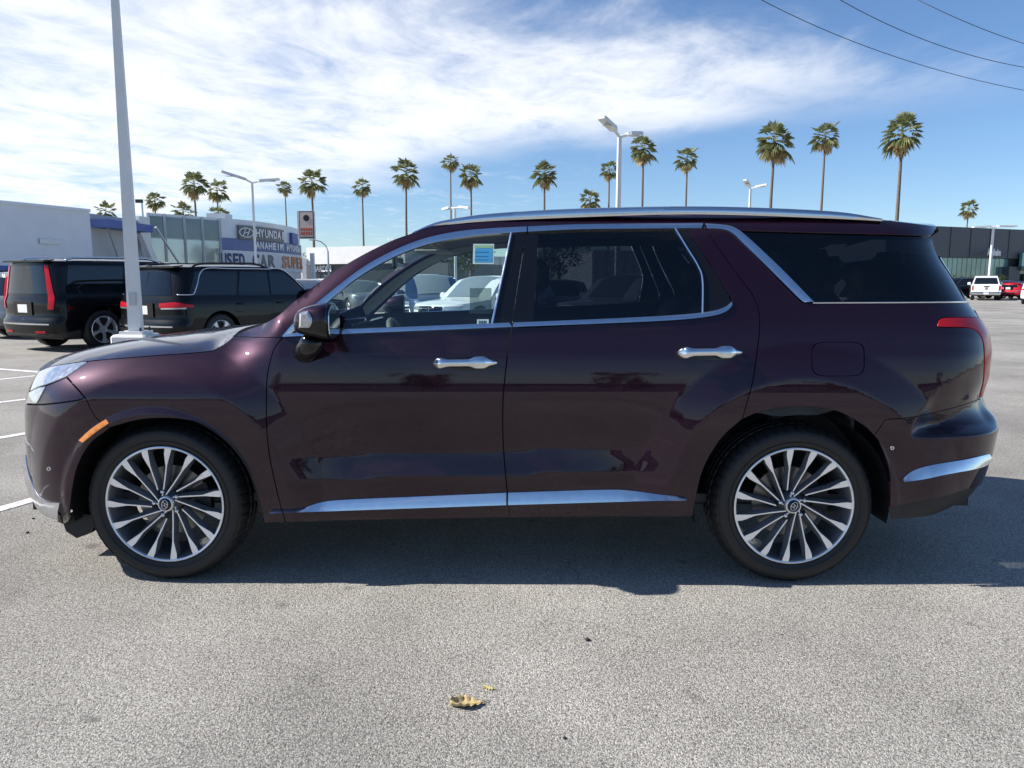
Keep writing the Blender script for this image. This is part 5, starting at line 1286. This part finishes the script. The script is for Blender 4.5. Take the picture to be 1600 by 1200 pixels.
# roof rails
def rail_pts(rows): return np.array(rows, float)
rt = cat([(645, 363), (672, 350.5), (700, 343), (757, 334.5), (850, 328), (960, 324), (1060, 322.3), (1150, 323.3), (1250, 327), (1320, 332), (1376, 341.5)], 8)
rlow = cat([(645, 366), (672, 357.5), (700, 352), (757, 346.5), (850, 342), (960, 338), (1060, 335.5), (1150, 336.5), (1250, 340), (1320, 343), (1376, 346)], 8)
for sgn in (1, -1):
    rl = MB(); nn = len(rt); V = []
    for i in range(nn):
        yy = -.665+.02*math.sin(math.pi*i/(nn-1)); t3 = at_y(*rt[i], yy); b3 = at_y(*rlow[i], yy)
        h = max(.004, t3[2]-b3[2])
        for dy, fz in ((-.018, .0), (-.022, .45), (-.014, .9), (0, 1.0), (.016, .85), (.02, .0)):
            V.append((t3[0], (yy+dy)*sgn, b3[2]+h*fz))
    F = [(i*6+j, i*6+(j+1) % 6, (i+1)*6+(j+1) % 6, (i+1)*6+j) for i in range(nn-1) for j in range(6)]
    rl.add(V, F+[tuple(range(6)), tuple((nn-1)*6+j for j in range(6))]); rl.build('roof_rail', M['chrome'], suv, smooth=True, sharp=50)

# door handles
def handle(parent, c, L_, sgn):
    """pull handle in a scooped cup; c = centre on the flank"""
    cu = MB()
    n_ = 40; V = [];
    base = SK.solve([c])[0]
    def P(du, dz, off): 
        p = SK.pt(np.array([base[0]+du]), np.array([base[1]+dz]), off)[0]; return (p[0], p[1]*sgn, p[2])
    # cup: a shallow dark oval just proud of the skin
    rings = []
    for r, off in ((1.0, .0012), (.9, .0018), (.0, .0020)):
        rings.append([P(.02+L_*.40*r*math.cos(a), -.002+.030*r*math.sin(a), off) for a in np.linspace(0, 2*math.pi, n_, endpoint=False)])
    V = sum(rings, []); F = [(k*n_+i, k*n_+(i+1) % n_, (k+1)*n_+(i+1) % n_, (k+1)*n_+i) for k in range(2) for i in range(n_)]
    cu.add(V, F); cup = cu.build('handle_cup', M['gloss_black'], parent, smooth=True)
    h = MB(); st = np.linspace(0, 1, 26); V = []
    for t in st:
        du = (t-.5)*L_; end_l = sm(0, .12, t); end_r = sm(0, .22, 1-t)
        off = .008+.034*min(end_l, 1)*min(end_r, 1)
        hz = .0150+.0075*(1-sm(.08, .26, t))*sm(-.02, .05, t)+.0095*sm(.56, .68, t)
        hz *= 1.12*(.6+.4*sm(0, .06, t))*(.30+.70*sm(0, .22, 1-t))
        dz = .004*t-.002
        for k in range(10):
            a = 2*math.pi*k/10
            V.append(P(du, dz+hz*math.sin(a), off+.013*math.cos(a)*(1 if math.cos(a) > 0 else .9)))
    m_ = len(st); F = [(i*10+k, i*10+(k+1) % 10, (i+1)*10+(k+1) % 10, (i+1)*10+k) for i in range(m_-1) for k in range(10)]
    F += [tuple(range(10)), tuple((m_-1)*10+k for k in range(10))]
    h.add(V, F); h.build('door_handle', M['chrome_bright'], parent, smooth=True)
    for t in (.08, .80):
        ft = MB(); a = P((t-.5)*L_, .0, .0); b = P((t-.5)*L_, .0, .03); ft.tube([a, b], [.016, .010], 10); ft.build('handle_foot', M['chrome_bright'], parent, smooth=True)
for dr, dr2, c in ((fd, fd2, (727, 567.5)), (rd, rd2, (1108, 552))):
    handle(dr, c, .285, 1); handle(dr2, c, .285, -1)

# door mirrors
def mirror(sgn, parent):
    root_c = at_y(491, 512, -1.06)
    # cross-sections along the car: (column, top row, bottom row) of the housing
    secs = [(463.5, 500, 516), (466, 490, 519), (472, 483, 521), (482, 478.5, 523.5), (494, 475, 526), (506, 473.2, 528.5), (514, 472.8, 530), (518.5, 475, 530), (520.5, 480, 527)]
    V = []; n_ = 16
    for k, (c, t, b) in enumerate(secs):
        yc = -1.055-.0*k; tp = at_y(c, t, yc); bt = at_y(c, b, yc); zc, hz = (tp[2]+bt[2])/2, (tp[2]-bt[2])/2
        hy = (.045, .07, .09, .105, .115, .118, .118, .112, .10)[k]
        for i in range(n_):
            a = 2*math.pi*i/n_; ca, sa = math.cos(a), math.sin(a)
            e = .62
            V.append((tp[0], (yc+hy*np.sign(ca)*abs(ca)**e)*sgn, zc+hz*np.sign(sa)*abs(sa)**e))
    F = [(k*n_+i, k*n_+(i+1) % n_, (k+1)*n_+(i+1) % n_, (k+1)*n_+i) for k in range(len(secs)-1) for i in range(n_)]
    F += [tuple(range(n_)), tuple((len(secs)-1)*n_+i for i in range(n_))]
    mb = MB(); mb.add(V, F)
    V = np.array(mb.v); mids = [np.mean(V[list(f), 2]) for f in mb.f]; zc = at_y(490, 507, -1.055)[2]
    mb.m = [0 if z > zc else 1 for z in mids]
    ob = mb.build('door_mirror', [M['paint'], M['gloss_black']], parent, smooth=True, sharp=42)
    p = [at_y(*q, -1.055) for q in ((474, 535), (485, 527), (505, 529))]
    f = MB(); arm = [(at_y(476, 548, -.96)), at_y(480, 545, -1.0), at_y(487, 537, -1.035), at_y(492, 527, -1.05)]
    f.tube([(q[0], q[1]*sgn, q[2]) for q in arm], [.055, .052, .050, .045], 14); f.build('mirror_foot', M['gloss_black'], ob, smooth=True)
    g_ = at_y(520.2, 503, -1.055); gp = MB()
    gp.prism([(q[0]*.095-1.055*1.0, q[1]*.065) for q in [(math.copysign(abs(math.cos(a))**.6, math.cos(a)), math.copysign(abs(math.sin(a))**.6, math.sin(a))) for a in np.linspace(0, 2*math.pi, 20, endpoint=False)]], 0, 0, .003)
    gp.v = [(v[0]+g_[0]+.004, v[1]*sgn, v[2]+g_[2]) for v in gp.v]; gp.build('mirror_glass', mat('mirror_silver', (.85, .87, .9), .02, 1.0) if sgn > 0 else bpy.data.materials['mirror_silver'], ob)
    lm = [at_y(*q, -1.168) for q in ((468, 489), (481, 485.5), (487, 496), (489, 504), (483, 512), (467, 512))]
    l_ = MB(); ctr = np.mean(lm, 0); Vl = [(q[0], q[1]*sgn, q[2]) for q in lm]+[(q[0]*.7+ctr[0]*.3, (q[1]-.008)*sgn, q[2]*.7+ctr[2]*.3) for q in lm]+[(q[0]+.01, (q[1]+.06)*sgn, q[2]) for q in lm]
    k = len(lm); l_.add(Vl, [tuple(range(k, 2*k))]+[(i, (i+1) % k, k+(i+1) % k, k+i) for i in range(k)]+[(2*k+i, 2*k+(i+1) % k, (i+1) % k, i) for i in range(k)])
    l_.build('turn_lamp', M['lens_clear'], ob)
mirror(1, suv); mirror(-1, suv)

# wheels
M['hub'] = mat('hub_enamel', (.05, .053, .06), .35, .5)
def tyre_profile():
    return [(.030, .262), (.012, .272), (.002, .287), (-.004, .306), (-.006, .326), (-.002, .343), (.010, .357), (.018, .361), (.030, .3695), (.046, .3735), (.066, .3755), (.070, .368), (.078, .368), (.082, .376),
            (.112, .3765), (.116, .369), (.126, .369), (.130, .3765), (.160, .376), (.164, .368), (.172, .368), (.176, .3755), (.20, .372), (.215, .366), (.235, .350), (.246, .325), (.244, .295), (.225, .262)]
def make_wheel(parent, loc, phase, sgn, dish=True):
    w = MB()
    w.revolve([(.010, .2745), (.002, .2745), (.0, .270), (.003, .2655), (.012, .2635)], 96, mi=1)
    w.revolve([(.012, .2635), (.030, .256), (.10, .248), (.20, .245), (.225, .262)], 96, mi=0)
    w.revolve([(.020, .0001), (.020, .034), (.030, .044), (.040, .060), (.050, .068), (.075, .074), (.16, .09)], 60, mi=2)
    rim = w.build('wheel', [M['wheel_dark'], M['machined'], M['hub']], parent, smooth=True, sharp=35)
    rim.location = loc
    t = MB(); prof = tyre_profile()
    def jit(j, k, r):
        if 6 <= j <= 10 and k % 5 == 0: return r-.006
        if 13 <= j <= 18 and (k+2) % 5 == 0: return r-.004
        return r
    t.revolve(prof, 240, jit=jit); t.v = [(x, y, max(z, -WHEEL_Z+.001)) for x, y, z in t.v]
    t.build('tyre', M['rubber'], rim, smooth=True, sharp=40)
    rg = MB()
    for r0 in (.300, .346):
        rg.revolve([(-.0035 if r0 < .32 else -.0005, r0-.0016), (-.0075 if r0 < .32 else -.004, r0), (-.0035 if r0 < .32 else .0005, r0+.0016)], 96)
    rg.build('sidewall_rib', M['rubber'], rim, smooth=True)
    if not dish: return rim
    me_cache = {}
    for k in range(15):
        short = k % 3 == 1
        if short not in me_cache:
            s = MB(); rr = np.concatenate([np.linspace(.074 if short else .040, .165, 6), np.linspace(.18, .2665, 8)]); V = []
            for r in rr:
                tw = math.asin(min(.9, .026/r))
                hw_l = .0030+.0150*float(np.clip((r-.178)/.062, 0, 1)); hw_r = .0030+.0090*float(np.clip((r-.188)/.07, 0, 1))
                y = .0245-.0195*sm(.05, .27, r) if not short else .0262-.0212*sm(.05, .27, r)
                db = .034 if r > .06 else .01
                wb = .0135-.0085*float(np.clip((r-.17)/.08, 0, 1))
                ex, ez = math.cos(tw), math.sin(tw); tx, tz = -ez, ex
                for o_, yy in ((hw_l, y), (-hw_r, y), (-hw_r-wb, y+db), (hw_l+wb*.7, y+db)):
                    V.append((ex*r+tx*o_, yy, ez*r+tz*o_))
            n_ = len(rr)
            F = [(i*4+j, i*4+(j+1) % 4, (i+1)*4+(j+1) % 4, (i+1)*4+j) for i in range(n_-1) for j in range(4)]+[(0, 1, 2, 3), tuple((n_-1)*4+j for j in range(4))]
            s.add(V, F); s.m = [1 if (q % 4 == 0 and q < (n_-1)*4) else 0 for q in range(len(F))]
            o = s.build('spoke', [M['wheel_dark'], M['machined']], rim); me_cache[short] = o.data
        else:
            o = link_mesh('spoke', me_cache[short], None, rim)
        o.rotation_euler = (0, -(phase+k*2*math.pi/15), 0)
    for k in range(5):
        a = phase+math.radians(24+5)+k*2*math.pi/5
        n_ = MB(); n_.revolve([(.000, .0001), (.0015, .006), (.006, .0095), (.030, .0105)], 10)
        o = n_.build('lug_nut', M['chrome_bright'], rim, smooth=True); o.location = (math.cos(a)*.0585, .012, math.sin(a)*.0585)
    c = MB(); c.revolve([(.004, .0001), (.006, .018), (.012, .0275)], 32, mi=0); c.revolve([(.012, .0275), (.006, .030), (.008, .0345), (.02, .038)], 32, mi=1)
    cap = c.build('hub_cap', [M['gloss_black'], M['machined']], rim, smooth=True, sharp=30)
    e = MB(); tilt = phase
    def E(a, b): return (a*math.cos(tilt)-b*math.sin(tilt), .0015, a*math.sin(tilt)+b*math.cos(tilt))
    e.tube([E(.0205*math.cos(a), .0135*math.sin(a)) for a in np.linspace(0, 2*math.pi, 33)], .0016, 6)
    for b0, b1 in (((-.011, -.0105), (-.002, .0115)), ((.002, -.0115), (.011, .0105)), ((-.0065, -.002), (.0065, .002))):
        e.tube([E(*b0), E(*b1)], .0019, 6)
    e.build('emblem', M['chrome_bright'], cap, smooth=True)
    v = MB(); a = phase+math.radians(-38); v.tube([(math.cos(a)*.232, .02, math.sin(a)*.232), (math.cos(a)*.222, .004, math.sin(a)*.222)], .0045, 8); v.build('valve', M['chrome_bright'], rim, smooth=True)
    bd = MB(); bd.revolve([(.098, .06), (.095, .165), (.107, .165), (.110, .06)], 60); bd.build('brake_disc', M['brake'], rim, smooth=True, sharp=30)
    cl = MB(); a = math.radians(15)
    cl.prism([(math.cos(t_)*r_, math.sin(t_)*r_) for r_, ts in ((.185, np.linspace(-.35, .5, 8)), (.11, np.linspace(.5, -.35, 8))) for t_ in ts], 1, .075, .125)
    cl.build('brake_caliper', M['black_plastic'], rim)
    return rim
for (x, c, ph) in ((-WHEEL_X, (256.5, 793.7), math.radians(77)), (WHEEL_X, (1241.6, 788), math.radians(66))):
    make_wheel(suv, (x, -.958, WHEEL_Z), ph, 1)
    far_w = make_wheel(suv, (x, .958, WHEEL_Z), ph, -1, dish=False); far_w.scale = (1, -1, 1)
# wheel housings and underside
for x in (-WHEEL_X, WHEEL_X):
    for sgn in (1, -1):
        h = MB(); V = []
        for k in range(25):
            a = math.radians(-12)+k*math.radians(204)/24
            for yy, r in ((-.925, .452), (-.62, .452)): V.append((x+r*math.cos(a), yy*sgn, WHEEL_Z+r*math.sin(a)*.97))
        h.add(V, [(2*k, 2*k+1, 2*k+3, 2*k+2) for k in range(24)]); 
        h.add([(x+.452*math.cos(a), -.62*sgn, WHEEL_Z+.438*math.sin(a)) for a in np.linspace(math.radians(-12), math.radians(192), 24)], [tuple(range(24))])
        h.build('wheel_housing', M['black_plastic'], suv)
for y in (-.70, .70):
    sp_ = MB(); sp_.tube([(WHEEL_X-.02, y, .56), (WHEEL_X-.02, y, .82)], .055, 12); sp_.build('spring', M['black_plastic'], suv)
u_ = MB(); u_.box((0, 0, .33), (2.02, 1.66, .10)); u_.box((-2.12, 0, .30), (.30, 1.3, .10)); u_.box((2.15, 0, .36), (.5, 1.4, .12))
u_.build('underbody', M['black_plastic'], suv)
u_ = MB(); u_.box((-2.02, 0, .62), (.06, 1.40, .62)); u_.build('nose_light_block', M['black_plastic'], suv)  # unseen box added in the nose to stop sun leaking onto the ground
u_ = MB(); u_.box((-1.02, 0, .66), (.05, 1.24, .72)); u_.build('bulkhead', M['black_plastic'], suv)
ad = join(px((97, 815), (104, 832), (120, 841), (142, 833)), px((142, 833), (112, 806)), px((112, 806), (97, 815)))
d_ = MB(); a3 = [at_y(*q, -.86) for q in ((97, 812), (103, 830), (120, 841), (144, 832), (150, 806), (112, 800))]
V = [tuple(q) for q in a3]+[(q[0], -.62, q[2]) for q in a3]; k = len(a3)
d_.add(V, [tuple(range(k)), tuple(range(2*k-1, k-1, -1))]+[(i, k+i, k+(i+1) % k, (i+1) % k) for i in range(k)]); d_.build('air_deflector', M['black_plastic'], suv)
iw = np.vstack([[(-2.36, .40), (-2.36, .88), (-1.9, .96), (-1.0, 1.06), (-.97, .34), (-1.0, .34)], [(-WHEEL_X+.452*math.cos(a), WHEEL_Z+.446*math.sin(a)) for a in np.linspace(0, math.pi, 24)], [(-2.0, .34)]])
both('wing_light_shield', SK, iw[::-1], M['black_plastic'], suv, step=.05, off=-.026, rim=0)  # added behind the wing and bumper seams to keep a sun beam out
lip = join(px((66, 805.5), (80, 808), (96, 808)), px((96, 808), (99, 818)), px((99, 818), (84, 814), (66, 805.5)))
both('bumper_lip', SK, lip, M['black_plastic'], suv, step=.03, off=.004)

# inner linings so that the cabin is closed
inner = join(c_fd[:1], uz_line((c_fd[0, 0], c_fd[0, 1]), (c_fd[0, 0]+.02, .36)), uz_line((c_fd[0, 0]+.02, .36), (.98, .36)), uz_line((.98, .36), (1.0, .8)), uz_line((1.0, .8), (2.1, .84)), uz_line((2.1, .84), (2.15, 1.24)), c_qglass_bot, uz_line(c_qglass_bot[-1], (1.1, 1.2)), c_belt_lo2[::-1]+[0, .035], c_belt_lo[::-1]+[0, .035])
both('door_lining', SK, inner, M['black_trim'], suv, step=.06, off=-.05, rim=0)
pil = join(px((442, 524), (462, 504), (500, 472), (560, 427), (610, 399), (660, 379), (710, 368), (757, 363), (824, 360)), px((824, 360), (824, 349), (757, 352), (690, 358), (647, 368), (610, 381), (560, 406), (510, 437), (460, 475), (436, 496)))
both('pillar_trim', SK, pil, M['grey_trim'], suv, step=.04, off=-.03, rim=.0)
rs2 = join(px((824, 361), (975, 357), (1098, 357), (1300, 366), (1450, 371)), px((1450, 371), (1450, 354)), px((1450, 354), (1300, 344), (1100, 341), (824, 349)))
both('roof_lining_side', SK, rs2, M['black_trim'], suv, step=.05, off=-.03, rim=0)
dp = join(px((1152, 366), (1180, 386), (1262, 472)), px((1262, 472), (1190, 490)), px((1187, 494), (1171, 453), (1124, 389), (1104, 358)), px((1104, 358), (1152, 366)))
both('pillar_trim', SK, dp, M['black_trim'], suv, step=.05, off=-.03, rim=0)
n_ = len(B3); s_ = np.linspace(0, 1, n_)
V, F = loft(B3*[1, .97, 1]-[0, 0, .035], 13, .045*np.ones(n_), -.06*(1-sm(0, .25, s_))+.06*sm(.7, 1, s_))
link_mesh('headlining', mesh_from('headlining', V, F), M['black_trim'], suv)
d_ = MB()
d_.prism([(-1.12, .55), (-1.12, 1.00), (-.86, 1.075), (-.66, 1.065), (-.58, .98), (-.62, .86), (-.70, .60)], 1, -.84, .84); d_.build('dashboard', M['black_trim'], suv)
d_ = MB(); d_.box((-.625, -.24, 1.115), (.02, .78, .15), bev=.008); d_.build('dash_screen', M['gloss_black'], suv)
d_ = MB(); sc_ = np.array([-.40, -.40, 1.02]); ax = np.array([.90, 0, .42]); ax /= np.linalg.norm(ax); e1 = np.array([0, 1.0, 0]); e2 = np.cross(ax, e1)
d_.tube([sc_+.19*(math.cos(a)*e1+math.sin(a)*e2) for a in np.linspace(0, 2*math.pi, 41)], .017, 10)
for a in (0, math.pi, -math.pi/2): d_.tube([sc_+.19*(math.cos(a)*e1+math.sin(a)*e2), sc_-ax*.03], .016, 6)
d_.tube([sc_-ax*.03, sc_-ax*.05], .065, 14); d_.tube([sc_-ax*.05, sc_-ax*.3], .03, 8)
d_.build('steering_wheel', M['leather'], suv, smooth=True, sharp=40)
def seat(x, y, wid, z0=.62):
    s = MB(); s.box((x, y, z0), (.52, wid, .18), bev=.05); s.build('seat', M['leather'], suv, smooth=True, sharp=50)
    b = MB(); b.box((0, 0, .30), (.16, wid*.96, .62), bev=.05)
    b.v = [(x+.22+v[0]*1+v[2]*.32, y+v[1]*(1-.12*v[2]), z0+.06+v[2]) for v in b.v]; o = b.build('seat_back', M['leather'], suv, smooth=True, sharp=50)
    h = MB(); h.box((x+.47, y, z0+.80), (.10, min(.26, wid*.6), .17), bev=.04); h.tube([(x+.45, y-.05, z0+.6), (x+.46, y-.05, z0+.75)], .008, 6); h.tube([(x+.45, y+.05, z0+.6), (x+.46, y+.05, z0+.75)], .008, 6)
    h.build('headrest', M['leather'], suv, smooth=True, sharp=50)
for y in (-.40, .40): seat(-.18, y, .52); seat(.78, y, .54); seat(1.62, y*.9, .5, .66)
d_ = MB(); d_.box((0, 0, .38), (3.4, 1.7, .04)); d_.build('cabin_floor', M['black_trim'], suv)
d_ = MB(); d_.box((-.50, 0, 1.50), (.03, .24, .07), bev=.01); d_.build('rear_view_mirror', M['gloss_black'], suv)
for y in (-.38, .38):
    d_ = MB(); d_.box((-.33, y, 1.575), (.20, .38, .012), bev=.004); d_.build('sun_visor', M['grey_trim'], suv)
# paper notices on the glass
def on_glass(name, c0, c1, material, off, parent, far=False, y=None):
    u0, z0 = SK.solve([c0])[0]; u1, z1 = SK.solve([c1])[0]
    V, F, n = sheet(SK, np.array([(u0, z0), (u1, z0), (u1, z1), (u0, z1)]), step=.03, off=off, rim=0)
    V, n = (V*[1, -1, 1], n*[1, -1, 1]) if far else (V, n)
    return link_mesh(name, mesh_from(name, V, F if not far else [f[::-1] for f in F], True, n), material, parent)
nt_ = on_glass('window_notice', (738.5, 411), (772, 379.5), M['paper'], -.009, suv)
on_glass('notice_panel', (741.5, 408.5), (769.5, 387), M['sticker_blue'], -.0075, nt_)
on_glass('notice_band', (741.5, 386), (769.5, 381.5), M['sticker_green'], -.0075, nt_)
for r_ in (392.5, 399, 404.5): on_glass('notice_rule', (742, r_+.7), (763, r_), M['ink'], -.0068, nt_)
q_ = [at_y(a, b, .86) for a, b in ((734, 490), (768, 490), (768, 450), (734, 450))]
m_ = MB(); m_.add([tuple(p) for p in q_]+[(p[0], p[1]+.002, p[2]) for p in q_], [(0, 1, 2, 3), (7, 6, 5, 4), (0, 4, 5, 1), (1, 5, 6, 2), (2, 6, 7, 3), (3, 7, 4, 0)]); m_.build('price_sheet', glass_mat('printed_sheet', (.80, .86, .84), .4, haze=.35), suv)
lb = on_glass('window_label', (745, 507), (763.5, 498), M['paper'], -.008, suv)
for k in range(5): on_glass('label_mark', (748+k*2.6, 505), (749.8+k*2.6, 500.5), M['ink'], -.0072, lb)

# ------------------------------------------------------------------ small things on the tarmac
M['dry_leaf'] = mat('dry_leaf', (.46, .35, .17), .8, noise=(60, .3))
M['yellow_leaf'] = mat('yellow_leaf', (.55, .48, .20), .8, noise=(60, .2))
M['pebble'] = mat('dark_pebble', (.03, .03, .03), .8)
def curled_leaf(name, label, c, L_, Wd, ang, curl, material, seed):
    rng = np.random.default_rng(seed); m_ = MB(); nx, ny = 15, 9; V = []
    for i in range(nx):
        t = i/(nx-1); wv = Wd*math.sin(math.pi*min(1, t*.93+.05))**.8*(1+.12*math.sin(i*2.2))
        for j in range(ny):
            s = j/(ny-1)*2-1
            z = .004+curl*(s*s)*(.5+.5*math.sin(3*t+seed))+.004*math.sin(i*1.9)*abs(s)+curl*.5*(t-.4)**2+rng.uniform(0, .0012)
            V.append(((t-.5)*L_, s*wv*(1-.25*abs(s)), z))
    for q in range(len(V)):
        x, y, z = V[q]; V[q] = (x*math.cos(ang)-y*math.sin(ang), x*math.sin(ang)+y*math.cos(ang), z)
    F = [(i*ny+j, (i+1)*ny+j, (i+1)*ny+j+1, i*ny+j+1) for i in range(nx-1) for j in range(ny-1)]
    t = thing(name, label, 'leaf', (c[0], c[1], 0))
    m_.add(V, F); bl = m_.build('blade', material, t, smooth=True, fix=False)
    mod = bl.modifiers.new('thickness', 'SOLIDIFY'); mod.thickness = .0012
    s_ = MB(); a = (math.cos(ang)*L_*.45, math.sin(ang)*L_*.45, .006); b = (math.cos(ang+.25)*L_*.78, math.sin(ang+.25)*L_*.78, .005); s_.tube([a, b], [.0022, .0012], 6); s_.build('stalk', material, t)
    v_ = MB(); pts = [V[i*ny+ny//2] for i in range(nx)]; v_.tube([(p[0], p[1], p[2]+.0015) for p in pts], .0013, 5); v_.build('midrib', material, t)
c = on_ground(728, 1103); curled_leaf('dry_leaf', 'curled tan dry leaf lying on the asphalt in front of the car', c, .105, .036, .12, .022, M['dry_leaf'], 1)
c = on_ground(763, 1076); curled_leaf('yellow_leaf', 'little pale yellow leaf just beyond the curled dry leaf', c, .042, .012, -.5, .004, M['yellow_leaf'], 3)
for i, (a, lab) in enumerate((((917.5, 1001), 'black pebble on the bare asphalt right of the leaves'), ((882, 1154), 'tiny dark pebble nearest the camera'), ((52, 811), 'dark bit of grit by the front bumper'), ((43, 833), 'second dark bit of grit left of the front wheel'))):
    c = on_ground(*a); m_ = MB(); r = (.010, .006, .008, .009)[i]
    m_.revolve([(-r*.6, .0001), (-r*.45, r*.7), (0, r), (r*.45, r*.7), (r*.6, .0001)], 9, axis=2, jit=lambda j, k, q: q*(1+.18*math.sin(k*2.3+j)))
    o = m_.build('pebble', M['pebble'], smooth=True); o.location = (c[0], c[1], r*.55); tag(o, lab, 'pebble', 'grit on the asphalt')

# loose grit: more bits than anyone would count, in one object
rg_ = np.random.default_rng(5); m_ = MB()
for k in range(420):
    x, y = rg_.uniform(-4.5, 5.0), rg_.uniform(-3.2, 3.5)
    r = .0016+.0045*rg_.random()**3; a = rg_.uniform(0, 6.28); e = rg_.uniform(.6, 1.0)
    V = [(x+r*math.cos(a+j*2.094)*rg_.uniform(.7, 1.3), y+r*e*math.sin(a+j*2.094), .0005) for j in range(3)]+[(x+r*.2, y, r*.9)]
    m_.add(V, [(0, 1, 3), (1, 2, 3), (2, 0, 3)])
gt = m_.build('loose_grit', mat('grit', (.10, .095, .085), .9, noise=(2.0, .6)))
gt['kind'] = 'stuff'; gt['label'] = 'loose dark grit scattered over the asphalt around the car'; gt['category'] = 'grit'
